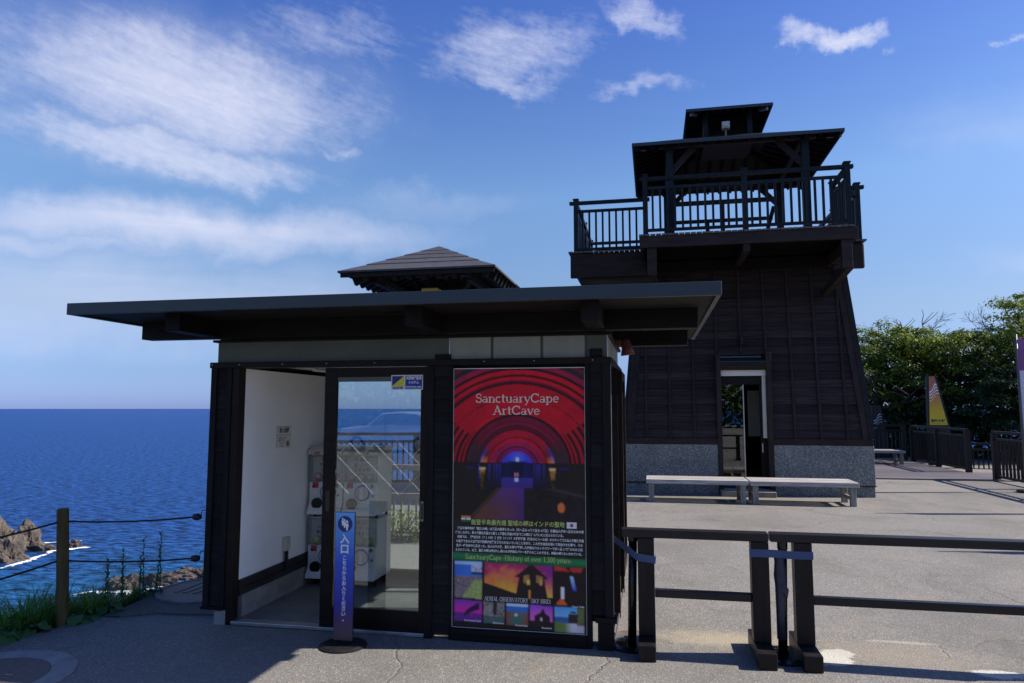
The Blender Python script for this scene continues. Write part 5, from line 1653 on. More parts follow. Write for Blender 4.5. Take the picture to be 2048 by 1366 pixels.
def rafters(parent, cx, cy, hx_, hy_, z, slope, step, run, w=0.045, hgt=0.07, m='shaded_underside'):
    for s in (-1, 1):
        x = cx - hx_ + 0.12
        while x < cx + hx_ - 0.08:
            rr = min(run, hx_ - abs(x - cx) + 0.02)
            if rr > 0.15:
                make('rafter', MB().beam((x, cy + s * (hy_ - 0.03), z + 0.012), (x, cy + s * (hy_ - rr), z + slope * rr), w, hgt), m, parent)
            x += step
        y = cy - hy_ + 0.12
        while y < cy + hy_ - 0.08:
            rr = min(run, hy_ - abs(y - cy) + 0.02)
            if rr > 0.15:
                make('rafter', MB().beam((cx + s * (hx_ - 0.03), y, z + 0.012), (cx + s * (hx_ - rr), y, z + slope * rr), w, hgt), m, parent)
            y += step


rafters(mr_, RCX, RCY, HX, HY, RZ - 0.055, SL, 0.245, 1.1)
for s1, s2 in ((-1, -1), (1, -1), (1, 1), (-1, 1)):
    make('hip_rafter', MB().beam((RCX + s1 * (HX - 0.04), RCY + s2 * (HY - 0.04), RZ - 0.05), (RCX + s1 * (HX - 1.25), RCY + s2 * (HY - 1.17), RZ - 0.05 + SL * 1.17), 0.07, 0.11), 'shaded_underside', mr_)
    make('corner_plate', MB().beam((RCX + s1 * (HX - 0.10), RCY + s2 * (HY - 0.10), RZ - 0.03), (RCX + s1 * (HX - 0.22), RCY + s2 * (HY - 0.22), RZ + 0.0), 0.05, 0.09), 'dull_metal', mr_)
# eave trim, thin lit edge
for s in (-1, 1):
    make('eave_trim', MB().box(RCX - HX - 0.012, RCX + HX + 0.012, RCY + s * HY - 0.012, RCY + s * HY + 0.012, RZ - 0.025, RZ + 0.034), 'fascia_metal', mr_)
    make('eave_trim', MB().box(RCX + s * HX - 0.012, RCX + s * HX + 0.012, RCY - HY + 0.013, RCY + HY - 0.013, RZ - 0.025, RZ + 0.034), 'fascia_metal', mr_)
# cupola
CZ = 7.40
CCX, CCY, CH = 1.56, 14.42, 0.80
cu = make('cupola', MB().box(CCX - 0.47, CCX + 0.47, CCY - 0.47, CCY + 0.47, 6.82, 6.99), 'tower_trim', T)
for s1, s2 in ((-1, -1), (1, -1), (1, 1), (-1, 1)):
    B('cupola_post', cu, 'rail_paint', CCX + s1 * 0.42 - 0.05, CCX + s1 * 0.42 + 0.05, CCY + s2 * 0.42 - 0.05, CCY + s2 * 0.42 + 0.05, 6.991, 7.50)
for s in (-1, 1):
    B('cupola_beam', cu, 'tower_trim', CCX - 0.56, CCX + 0.56, CCY + s * 0.42 - 0.04, CCY + s * 0.42 + 0.04, 7.501, 7.56)
B('back_board', cu, 'interior_dark', CCX - 0.37, CCX + 0.37, CCY + 0.02, CCY + 0.04, 6.991, 7.53)
cr_ = make('roof', hip(CCX, CCY, CH, CH, CZ + 0.03, 0.03, 0.03, CZ + 0.03 + 0.44 * (CH - 0.03), 0.04), 'roof_tile', T, label='small upper roof of the cupola')
rafters(cr_, CCX, CCY, CH, CH, CZ - 0.05, SL, 0.135, 0.62, 0.035, 0.05)
for s1, s2 in ((-1, -1), (1, -1), (1, 1), (-1, 1)):
    make('corner_plate', MB().beam((CCX + s1 * (CH - 0.08), CCY + s2 * (CH - 0.08), CZ - 0.03), (CCX + s1 * (CH - 0.20), CCY + s2 * (CH - 0.20), CZ + 0.0), 0.05, 0.08), 'dull_metal', cr_)
for s in (-1, 1):
    make('eave_trim', MB().box(CCX - CH - 0.01, CCX + CH + 0.01, CCY + s * CH - 0.01, CCY + s * CH + 0.01, CZ - 0.022, CZ + 0.033), 'fascia_metal', cr_)
    make('eave_trim', MB().box(CCX + s * CH - 0.01, CCX + s * CH + 0.01, CCY - CH + 0.011, CCY + CH - 0.011, CZ - 0.022, CZ + 0.033), 'fascia_metal', cr_)
fl = make('flood_lamp', MB().extrude_x([(13.72, 6.985), (13.62, 7.0), (13.60, 7.12), (13.66, 7.15), (13.74, 7.14)], 1.425, 1.565), 'beige_lamp', T, bevel=0.008)
B('lamp_glass', fl, 'machine_grey', 1.445, 1.545, 13.598, 13.602, 7.02, 7.10)
B('lamp_stem', fl, 'dull_metal', 1.48, 1.51, 13.70, 13.72, 6.86, 6.99)

# ------------------------------------------------------------------ gazebo behind the booth
GCX, GCY, GH, GZ = -3.66, 11.73, 1.31, 3.80
G = thing('gazebo', 'dark gazebo roof with stepped grey tiers rising behind the booth', 'gazebo', (GCX, GCY, 0))
gz = [(1.31, 0.88), (0.96, 0.66), (0.72, 0.42), (0.48, 0.20), (0.26, 0.0)]
gsl = 0.46
for i, (r0, r1) in enumerate(gz):
    z0 = GZ + gsl * (GH - r0) * 0.98 + 0.012 * i
    z1 = GZ + gsl * (GH - r1) + 0.012 * i
    rr1 = max(0.01, r1)
    make('roof_tier', hip(GCX, GCY, r0, r0, z0 + 0.025, rr1, rr1, z1 + 0.02, 0.03), 'gazebo_roof', G)
for s in (-1, 1):
    make('eave_board', MB().box(GCX - GH + 0.03, GCX + GH - 0.03, GCY + s * (GH - 0.06) - 0.015, GCY + s * (GH - 0.06) + 0.015, GZ - 0.075, GZ + 0.0), 'gazebo_wood', G)
rafters(G, GCX, GCY, GH - 0.05, GH - 0.10, GZ - 0.075, 0.44, 0.25, 1.0, 0.085, 0.17, 'gazebo_wood')
for s1, s2 in ((-1, -1), (1, -1), (1, 1), (-1, 1)):
    B('post', G, 'gazebo_wood', GCX + 0.12 + s1 * 0.16 - 0.05, GCX + 0.12 + s1 * 0.16 + 0.05, GCY + s2 * 0.16 - 0.05, GCY + s2 * 0.16 + 0.05, 0, 4.15)
    make('brace', MB().beam((GCX + 0.12 + s1 * 0.2, GCY + s2 * 0.2, 3.35), (GCX + s1 * 0.80, GCY + s2 * 0.75, 3.77), 0.07, 0.09), 'gazebo_wood', G)
for s in (-1, 1):
    B('tie_beam', G, 'gazebo_wood', GCX - 0.95, GCX + 0.95, GCY + s * 0.80 - 0.045, GCY + s * 0.80 + 0.045, 3.78, 3.90)
    B('tie_beam', G, 'gazebo_wood', GCX + s * 0.80 - 0.045, GCX + s * 0.80 + 0.045, GCY - 0.95, GCY + 0.95, 3.66, 3.775)
B('lamp_box', G, 'yellow_lamp', GCX - 0.19, GCX + 0.10, GCY - 0.40, GCY - 0.12, 3.36, 3.66, 0.01, label='yellow lamp box hanging under the gazebo roof')
B('lamp_hanger', G, 'gazebo_wood', GCX - 0.07, GCX - 0.02, GCY - 0.30, GCY - 0.24, 3.661, 3.95)

# ------------------------------------------------------------------ benches
def bench(x0, x1, y0, y1, z, label, rot=0):
    b = thing('bench', label, 'bench', ((x0 + x1) / 2, (y0 + y1) / 2, 0), 'low slatted wooden benches')
    n = 5
    w = (y1 - y0 - 0.05) / n
    for i in range(n):
        ya = y0 + 0.045 + i * w
        B('slat', b, 'bench_wood', x0 + 0.042, x1 - 0.042, ya, ya + w - 0.018, z - 0.03, z - 0.002 + 0.002 * (i % 2), 0.004)
    B('edge_board', b, 'bench_wood', x0, x1, y0, y0 + 0.04, z - 0.075, z, 0.004)
    B('edge_board', b, 'bench_wood', x0, x1, y1 - 0.04, y1, z - 0.075, z, 0.004)
    B('end_board', b, 'bench_wood', x0, x0 + 0.04, y0 + 0.041, y1 - 0.041, z - 0.075, z, 0.004)
    B('end_board', b, 'bench_wood', x1 - 0.04, x1, y0 + 0.041, y1 - 0.041, z - 0.075, z, 0.004)
    for lx in (x0 + 0.04, x1 - 0.13):
        for ly in (y0 + 0.045, y1 - 0.135):
            B('leg', b, 'bench_leg', lx, lx + 0.09, ly, ly + 0.09, 0, z - 0.0315, 0.004)
        B('stretcher', b, 'bench_leg', lx + 0.025, lx + 0.065, y0 + 0.136, y1 - 0.136, 0.09, 0.15, 0.003)
    return b


bench(-0.13, 1.565, 12.52, 13.22, 0.388, 'left of two weathered grey benches in front of the tower')
bench(1.595, 3.295, 12.50, 13.22, 0.388, 'right of two weathered grey benches in front of the tower')
b3 = bench(4.9, 6.98, 21.75, 22.45, 0.42, 'weathered bench on the timber deck, half hidden by the tower')

# ------------------------------------------------------------------ timber deck and fences on the right
DK = make('deck', MB().box(2.6, 7.6, 17.52, 24.1, -0.10, 0.006), 'interior_dark')
tag(DK, 'grey timber deck beyond the tower', kind='structure')
ORI[DK] = Vector((0, 0, 0))
dp = unit('plank', 'deck_plank', MB().box(0, 5.0, 0, 0.135, 0, 0.022))
y = 17.50
while y < 24.0:
    piece('plank', dp, (2.6, y, 0.008), DK); y += 0.146
B('plank', DK, 'deck_plank', 7.61, 8.7, 17.5, 19.6, -0.02, 0.02)

f_bal = unit('baluster', 'fence_wood', MB().box(-0.014, 0.014, -0.022, 0.022, 0, 0.80))
f_post = unit('rail_post', 'fence_wood', MB().box(-0.06, 0.06, -0.06, 0.06, 0, 1.05))


def fence(label, segs, z=0.0, gap=0.115, step=1.75, ends=True):
    p0 = segs[0][0]
    f = thing('picket_fence', label, 'fence', (p0[0], p0[1], z), 'dark wooden picket fences')
    for (a, b) in segs:
        ln = math.hypot(b[0] - a[0], b[1] - a[1])
        n = max(1, round(ln / step))
        railing((a[0], a[1], z), (b[0], b[1], z), f, [i / n for i in range(n + 1)], gap, 0.04, bal=f_bal, post=f_post, m='fence_wood', top=1.075, mid=0.92, low=0.10, baluster_name='picket')
    return f


fence('dark picket fence along the right side of the timber deck', [((7.72, 19.6), (7.72, 23.4))])
fence('dark picket fence along the far end of the timber deck', [((7.66, 23.95), (3.0, 23.95))])
fence('dark picket fence on the lower ground between the deck fences', [((8.15, 21.3), (12.5, 20.6))], z=-0.42)
fence('dark picket fence running to the right edge of the picture', [((7.52, 17.68), (7.52, 9.0))], gap=0.16)
fence('dark picket fence seen through the glass of the booth', [((-6.6, 13.7), (-1.4, 15.0))])
br = thing('beige_railing', 'beige plank railing outside the rear window of the booth', 'railing', (-4.0, 8.6, 0))
for z0_, z1_ in ((0.82, 0.89), (0.47, 0.53), (0.03, 0.06)):
    B('rail', br, 'beige_rail', -5.1, -1.0, 8.58, 8.62, z0_, z1_)
bb_ = unit('baluster', 'beige_rail', MB().box(-0.012, 0.012, -0.012, 0.012, 0.07, 0.46))
x = -5.05
while x < -1.0:
    piece('baluster', bb_, (x, 8.60, 0), br); x += 0.10
for x in (-5.05, -3.7, -2.35, -1.05):
    B('post', br, 'beige_rail', x - 0.03, x + 0.03, 8.625, 8.68, 0, 0.92)
hs_ = thing('low_shrub', 'low green shrub in front of the beige railing behind the booth', 'shrub', (-3.45, 8.3, 0))
hm = MB(); rh = random.Random(21)
for k in range(900):
    q = Vector((-3.75 + rh.random() * 1.2, 8.15 + rh.random() * 0.25, rh.random() ** 1.4 * 0.34))
    blade(hm, q.x, q.y, q.z, 0.05 + 0.05 * rh.random(), 1.0, rh.random() * 6.28, 0.011)
make('foliage', hm, 'leaf_light', hs_)
make('stems', MB().tube([(-3.6, 8.28, 0), (-3.55, 8.28, 0.25)], 0.006, 5).tube([(-3.0, 8.28, 0), (-3.05, 8.28, 0.28)], 0.006, 5), 'bark', hs_)
# ------------------------------------------------------------------ grass beyond fences
gb = make('lawn', MB().add([(7.75, 17.0, -0.01), (30, 12, -0.05), (30, 30, -1.4), (18, 31, -1.6), (7.75, 26.5, -0.9), (7.75, 19.7, -0.40)], [(0, 1, 2, 3, 4, 5)]), 'grass_blade')
tag(gb, 'sunlit grass behind the right fences', kind='stuff')

# ------------------------------------------------------------------ sail signs
def sail(label, x0, x1, xt0, xt1, y, z0, z1, dark, wave_z):
    s = thing('sail_sign', label, 'sign', ((x0 + x1) / 2, y, -0.6 if not dark else -0.7), 'sail shaped signs by the trees')
    zb = ORI[s].z
    fx0 = x0 - 0.07; fx1 = x1 + 0.05 + (x1 - xt1) * (z0 - zb) / (z1 - z0) * 0.35
    make('board', MB().plate_y([(fx0, zb), (fx1, zb), (x1 + 0.05, z0), (xt1 + 0.05, z1 + 0.01), (xt0 - 0.06, z1 + 0.01)], y, 0.12), 'sign_black', s)
    if not dark:
        # object origin carries the gradient, so the face is its own mesh at z from the base
        make('face', MB().plate_y([(x0, z0), (x1, z0), (xt1, z1), (xt0, z1)], y - 0.004), 'sail_panel', s)
    w = MB()
    for k in range(4):
        zz = wave_z - k * 0.085
        th = (0.05, 0.04, 0.032, 0.02)[k] * (1 if not dark else 0.5)
        n = 16
        for i in range(n):
            def pt(t, dz):
                zc = zz + 0.045 * math.sin(t * 6.0 + 3.6) + 0.20 * t + dz
                tt = (zc - z0) / (z1 - z0)
                xa = x0 + (xt0 - x0) * tt; xb = x1 + (xt1 - x1) * tt
                return (xa + (xb - xa) * t, zc)
            a, b = i / n, (i + 1) / n
            w.plate_y([pt(a, -th / 2), pt(b, -th / 2), pt(b, th / 2), pt(a, th / 2)], y - 0.007)
    make('wave_stripes', w, 'ink_white', s)
    if not dark:
        lettering('聖域の岬', 0.085, ((x0 + x1) / 2 - 0.01, y - 0.008, z0 + 0.115), 'ink', s, 0.003, width=0.36)
        lettering('SANCTUARY CAPE', 0.03, ((x0 + x1) / 2 - 0.01, y - 0.008, z0 + 0.045), 'ink_brown', s, 0.001, width=0.40)
    return s


sail('tall yellow and orange sail shaped sign with white waves', 7.80, 8.27, 7.845, 7.99, 22.2, 1.14, 2.53, False, 2.10)
sail('black sail shaped sign with thin white waves beside the tower', 7.25, 7.66, 7.30, 7.47, 25.6, 0.45, 1.71, True, 1.22)


# ------------------------------------------------------------------ banners on the right edge
def banner(x, y, label):
    b = thing('banner_flag', label, 'banner', (x, y, 0), 'tall banners along the right fence')
    make('pole', MB().tube([(x, y, 0.03), (x, y, 3.05)], 0.022, 12), 'banner_pole', b, smooth=True)
    make('arm', MB().tube([(x, y, 2.98), (x + 0.62, y - 0.02, 2.98)], 0.010, 8), 'banner_pole', b)
    make('foot', MB().cyl(x, y, 0.16, 0.0, 0.05, 20), 'black_rubber', b)
    V = []; F = []
    for j in range(13):
        for i in range(7):
            u = i / 6; v = j / 12
            V.append((x + 0.03 + 0.58 * u, y - 0.02 * u + 0.03 * math.sin(u * 5 + v * 3), 2.96 - 1.85 * v))
    for j in range(12):
        for i in range(6):
            a = j * 7 + i
            F.append((a, a + 7, a + 8, a + 1))
    top = MB().add(V, [f for f in F if f[0] < 7 * 4]); low = MB().add(V, [f for f in F if f[0] >= 7 * 4])
    make('cloth_top', top, 'banner_purple', b, smooth=True)
    make('cloth', low, 'banner_white', b, smooth=True)
    return b


banner(7.0, 15.3, 'tall purple and white banner on a pole at the right edge')
banner(7.05, 12.5, 'tall banner on a pole just outside the right edge, middle of the row')
banner(6.85, 9.5, 'tall banner on a pole nearest the barriers, outside the right edge')


# ------------------------------------------------------------------ barriers, stanchions and belts
def barrier(x0, xa, xb, x1, yc, label):
    b = thing('wooden_barrier', label, 'barrier', ((xa + xb) / 2, yc, 0), 'dark wooden barriers')
    B('top_rail', b, 'barrier_wood', x0, x1, yc - 0.045, yc + 0.05, 0.735, 0.79, 0.005)
    B('middle_rail', b, 'barrier_wood', xa + 0.056, xb - 0.056, yc - 0.028, yc + 0.03, 0.345, 0.395, 0.005)
    for x in (xa, xb):
        B('post', b, 'barrier_post', x - 0.055, x + 0.055, yc - 0.05, yc + 0.055, 0.101, 0.7345, 0.005)
        B('foot', b, 'barrier_post', x - 0.056, x + 0.056, yc - 0.25, yc + 0.25, 0.0, 0.10, 0.006)
    return b


barrier(-0.222, -0.062, 0.668, 0.725, 4.94, 'short dark wooden barrier next to the booth corner')
barrier(0.738, 0.935, 2.60, 2.75, 4.95, 'long dark wooden barrier running out at the right edge')


def stanchion(x, y, top, label, wrapped, lean=0.0):
    s = thing('belt_stanchion', label, 'stanchion', (x, y, 0), 'belt stanchions by the barriers')
    make('base', MB().cyl(x, y, 0.155, 0.0, 0.012, 40).cyl(x, y, 0.148, 0.012, 0.022, 40, 0.11), 'black_gloss', s)
    make('pole', MB().tube([(x, y, 0.0222), (x + lean, y, top)], 0.029, 16), 'black_gloss', s, smooth=True)
    if wrapped:
        make('tape_wrap', MB().tube([(x, y, 0.12), (x, y, 0.3), (x, y, 0.46), (x, y, 0.52), (x, y, 0.6), (x, y, 0.66), (x, y, top - 0.02)], [0.0315, 0.032, 0.034, 0.040, 0.033, 0.039, 0.035], 14), 'stanchion_tape', s, smooth=True)
        make('loose_tape', MB().add([(x + 0.01, y - 0.036, 0.50), (x + 0.045, y - 0.04, 0.44), (x + 0.035, y - 0.042, 0.385), (x + 0.0, y - 0.036, 0.43)], [(0, 1, 2, 3)]), 'stanchion_tape', s)
    make('head', MB().cyl(x + lean, y, 0.033, top, top + 0.045, 18), 'black_gloss', s)
    return s


stanchion(-0.165, 4.98, 0.70, 'black belt stanchion between the booth and the short barrier', False, 0.015)
stanchion(0.795, 4.94, 0.69, 'belt stanchion wrapped in dark tape between the two barriers', True, 0.02)
bl = make('belt', MB().add([(-0.29, 5.02, 0.735), (-0.29, 5.02, 0.685), (-0.12, 4.88, 0.585), (-0.12, 4.88, 0.635)], [(0, 1, 2, 3)]).add([(-0.122, 4.884, 0.635), (-0.122, 4.884, 0.585), (0.0, 4.882, 0.57), (0.0, 4.882, 0.62)], [(0, 1, 2, 3)]).add([(0.0, 4.882, 0.62), (0.0, 4.882, 0.57), (0.004, 4.97, 0.59), (0.004, 4.97, 0.64)], [(0, 1, 2, 3)]), 'blue_belt')
tag(bl, 'blue fabric belt from the booth round the short barrier post', 'belt', 'blue barrier belts')
bl = make('belt', MB().add([(0.60, 4.886, 0.690), (0.60, 4.886, 0.640), (0.745, 4.888, 0.640), (0.745, 4.888, 0.690)], [(0, 1, 2, 3)]).add([(0.846, 4.892, 0.684), (0.846, 4.892, 0.634), (0.995, 4.896, 0.634), (0.995, 4.896, 0.684)], [(0, 1, 2, 3)]).add([(0.745, 4.888, 0.690), (0.745, 4.888, 0.640), (0.80, 4.90, 0.637), (0.80, 4.90, 0.687)], [(0, 1, 2, 3)]).add([(0.80, 4.90, 0.687), (0.80, 4.90, 0.637), (0.846, 4.892, 0.634), (0.846, 4.892, 0.684)], [(0, 1, 2, 3)]), 'blue_belt')
tag(bl, 'blue fabric belt stretched between the two barriers', 'belt', 'blue barrier belts')
rp = thing('rusty_plate', 'round rust edged iron plate on the ground behind the first stanchion', 'plate', (-0.17, 5.16, 0))
make('disc', MB().cyl(-0.17, 5.16, 0.115, 0.001, 0.008, 36), 'dull_metal', rp)
make('rim', MB().ring(-0.17, 5.16, 0.1155, 0.135, 0.001, 0.010, 36), 'rusty', rp)

# ------------------------------------------------------------------ manholes
mh = thing('manhole_cover', 'round iron manhole cover with pale concrete collar in the lower left corner', 'manhole', (-3.95, 3.62, 0))
make('collar', MB().ring(-3.95, 3.62, 0.362, 0.50, -0.02, 0.006, 64), 'concrete', mh)
ld = make('lid', MB().cyl(-3.95, 3.62, 0.358, -0.02, 0.004, 64), 'iron_cover', mh)
make('lift_slot', MB().box(-3.86, -3.80, 3.70, 3.712, 0.0042, 0.0065), 'black_gloss', ld)
mh = thing('manhole_cover', 'grey manhole cover on the far shoulder left of the booth', 'manhole', (-3.86, 5.72, 0))
make('collar', MB().ring(-3.86, 5.72, 0.40, 0.44, -0.02, 0.022, 56), 'kerb_concrete', mh)
ld = make('lid', MB().cyl(-3.86, 5.72, 0.398, -0.02, 0.018, 56), 'iron_cover', mh)
for a in range(0, 6):
    make('rib', MB().box(-4.10 + a * 0.09, -4.06 + a * 0.09, 5.55, 5.90, 0.0182, 0.022), 'iron_cover', ld)

mat('asphalt_dark', (0.085, 0.080, 0.075), 0.8, 0.35, (40, 40, 40), 0.4, 90)
sh = make('pavement_patch', MB().add([(-4.22, 4.86, 0.004), (-4.05, 4.86, 0.012), (-3.85, 5.0, 0.012), (-3.60, 5.02, 0.012), (-3.36, 5.06, 0.012), (-3.36, 6.5, 0.012), (-4.06, 6.5, 0.012), (-4.12, 6.0, 0.012), (-4.25, 5.75, 0.010), (-4.24, 5.45, 0.010), (-4.22, 5.2, 0.006)], [tuple(range(11))])
          .add([(-4.05, 4.86, 0.0), (-3.85, 5.0, 0.0), (-3.60, 5.02, 0.0), (-3.36, 5.06, 0.0), (-4.05, 4.86, 0.012), (-3.85, 5.0, 0.012), (-3.60, 5.02, 0.012), (-3.36, 5.06, 0.012)], [(0, 1, 5, 4), (1, 2, 6, 5), (2, 3, 7, 6)]), 'asphalt_dark')
tag(sh, 'darker smooth asphalt shoulder left of the booth', kind='structure')
# ------------------------------------------------------------------ rope fence on the left
RF = thing('rope_fence', 'wooden post with two dark ropes along the cliff edge', 'fence', (-4.34, 4.62, 0))
make('post', MB().tube([(-4.335, 4.62, -0.1), (-4.35, 4.62, 0.3), (-4.385, 4.62, 0.835), (-4.385, 4.62, 0.85)], [0.043, 0.042, 0.041, 0.034], 16), 'post_wood', RF)


def sag(p, q, s, n=14):
    p = Vector(p); q = Vector(q)
    return [p.lerp(q, i / n) - Vector((0, 0, s * 4 * (i / n) * (1 - i / n))) for i in range(n + 1)]


for zz, z2, z3 in ((0.755, 0.783, 0.735), (0.468, 0.477, 0.44)):
    make('rope', MB().tube(sag((-4.385, 4.62, zz), (-3.42, 4.84, z2), 0.018), 0.007, 6), 'rope', RF)
    make('rope', MB().tube(sag((-4.385, 4.62, zz), (-4.62, 2.6, z3), 0.05), 0.007, 6), 'rope', RF)
    kb = make('knob', MB().tube([(-3.43, 4.842, z2), (-3.40, 4.842, z2), (-3.375, 4.842, z2)], [0.022, 0.027, 0.018], 12), 'black_rubber', RF)
    make('hook', MB().tube([(-3.375, 4.842, z2), (-3.365, 4.845, z2 + 0.05), (-3.342, 4.85, z2 + 0.052)], 0.004, 6), 'rope', kb)
make('post', MB().tube([(-4.64, 2.6, -0.1), (-4.63, 2.6, 0.83)], [0.043, 0.041], 16), 'post_wood', RF)


# ------------------------------------------------------------------ plants on the edge
EL = [(-4.95, 1.5), (-4.66, 2.9), (-4.54, 4.0), (-4.47, 4.35), (-4.38, 4.62), (-4.29, 4.92), (-4.31, 5.2), (-4.36, 5.5)]


def edge_pt(t):
    n = len(EL) - 1
    i = min(n - 1, int(t * n)); u = t * n - i
    return EL[i][0] + (EL[i + 1][0] - EL[i][0]) * u, EL[i][1] + (EL[i + 1][1] - EL[i][1]) * u


gm = MB()
rnd = random.Random(3)
for k in range(4200):
    t = rnd.random()
    x, y = edge_pt(t)
    off = rnd.random() ** 1.3 * 0.55
    clump = 0.65 + 0.7 * mn.noise(Vector((x * 3.1, y * 3.1, off * 3)))
    h = (0.16 + 0.22 * rnd.random()) * clump * (1.2 if t < 0.75 else 0.75)
    if h < 0.05:
        continue
    blade(gm, x - off, y + (rnd.random() - 0.5) * 0.1, -0.05 - 0.28 * off, h + 0.1 * off, 0.3 + rnd.random() * 0.9, rnd.random() * 6.28, 0.004 + 0.003 * rnd.random())
gg = make('grass', gm, 'grass_blade')
tag(gg, 'green grass tufts along the cliff edge on the left', kind='stuff')


def broad_plant(x, y, s, seed, label):
    r = random.Random(seed)
    p = thing('broadleaf_plant', label, 'plant', (x, y, 0), 'broad leaved plants at the asphalt edge')
    for k in range(9):
        az = k * 2.4 + r.random() * 0.6; ln = s * (0.7 + 0.5 * r.random()); el_ = 0.10 + 0.5 * r.random()
        d = Vector((math.cos(az), math.sin(az), 0)); sd = Vector((-d.y, d.x, 0))
        base = Vector((x, y, 0.0)) + d * s * 0.18 + Vector((0, 0, s * (0.10 + 0.32 * r.random())))
        V = []; n = 7
        for i in range(n + 1):
            t = i / n
            c = base + d * ln * t + Vector((0, 0, ln * (el_ * t - 0.75 * t * t)))
            w = ln * 0.40 * math.sin(math.pi * (t * 0.92 + 0.05)) ** 0.7
            V += [c - sd * w + Vector((0, 0, 0.10 * w + 0.012 * math.sin(t * 14))), c, c + sd * w + Vector((0, 0, 0.10 * w + 0.012 * math.sin(t * 14 + 1)))]
        F = []
        for i in range(n):
            a = 3 * i
            F += [(a, a + 1, a + 4, a + 3), (a + 1, a + 2, a + 5, a + 4)]
        make('leaf', MB().add(V, F), 'broad_leaf', p, smooth=True)
        make('stalk', MB().tube([(x, y, -0.03), tuple(base)], 0.006, 5), 'weed_leaf', p)


for i, (x, y, s, lb) in enumerate(((-4.50, 4.22, 0.16, 'broad green plant at the left picture edge beside the manhole'), (-4.45, 4.42, 0.15, 'broad green plant just left of the wooden post'), (-4.30, 4.74, 0.14, 'broad green plant just right of the wooden post'),
                                   (-4.62, 4.05, 0.17, 'broad green plant cut by the left picture edge'), (-4.28, 5.00, 0.11, 'small broad green plant among the grass below the rope'), (-4.32, 5.5, 0.11, 'small broad green plant beside the far manhole'))):
    broad_plant(x, y, s, i + 10, lb)


def weed(x, y, h, seed, label):
    r = random.Random(seed)
    p = thing('tall_weed', label, 'weed', (x, y, -0.1), 'tall thin weeds along the cliff edge')
    lean = Vector(((r.random() - 0.5) * 0.16, (r.random() - 0.5) * 0.12, 0))
    tip = Vector((x, y, -0.1)) + lean * h + Vector((0, 0, h))
    make('stem', MB().tube([(x, y, -0.1), tuple(Vector((x, y, -0.1)).lerp(tip, 0.5)), tuple(tip)], [0.004, 0.003, 0.0015], 5), 'weed_leaf', p)
    lf = MB()
    for k in range(38):
        t = 0.15 + 0.85 * k / 38
        c = Vector((x, y, -0.1)).lerp(tip, t)
        blade(lf, c.x, c.y, c.z, 0.045 + 0.035 * r.random(), 2.1, k * 2.399 + r.random(), 0.006)
    make('leaves', lf, 'weed_leaf', p)


WD = [(-4.33, 5.02, 0.50), (-4.36, 5.10, 0.44), (-4.30, 5.20, 0.55), (-4.40, 5.30, 0.42), (-4.28, 5.36, 0.46), (-4.34, 5.48, 0.58), (-4.30, 5.58, 0.48), (-4.36, 5.72, 0.60)]
WD.sort(key=lambda q: (q[0] * math.cos(YAW) + q[1] * math.sin(YAW)) / (q[1] * math.cos(YAW) - q[0] * math.sin(YAW)))
ordinal = ('first', 'second', 'third', 'fourth', 'fifth', 'sixth', 'seventh', 'last')
for i, (x, y, h) in enumerate(WD):
    weed(x, y, h, i + 40, ordinal[i] + ' tall thin weed counting right from the wooden post')


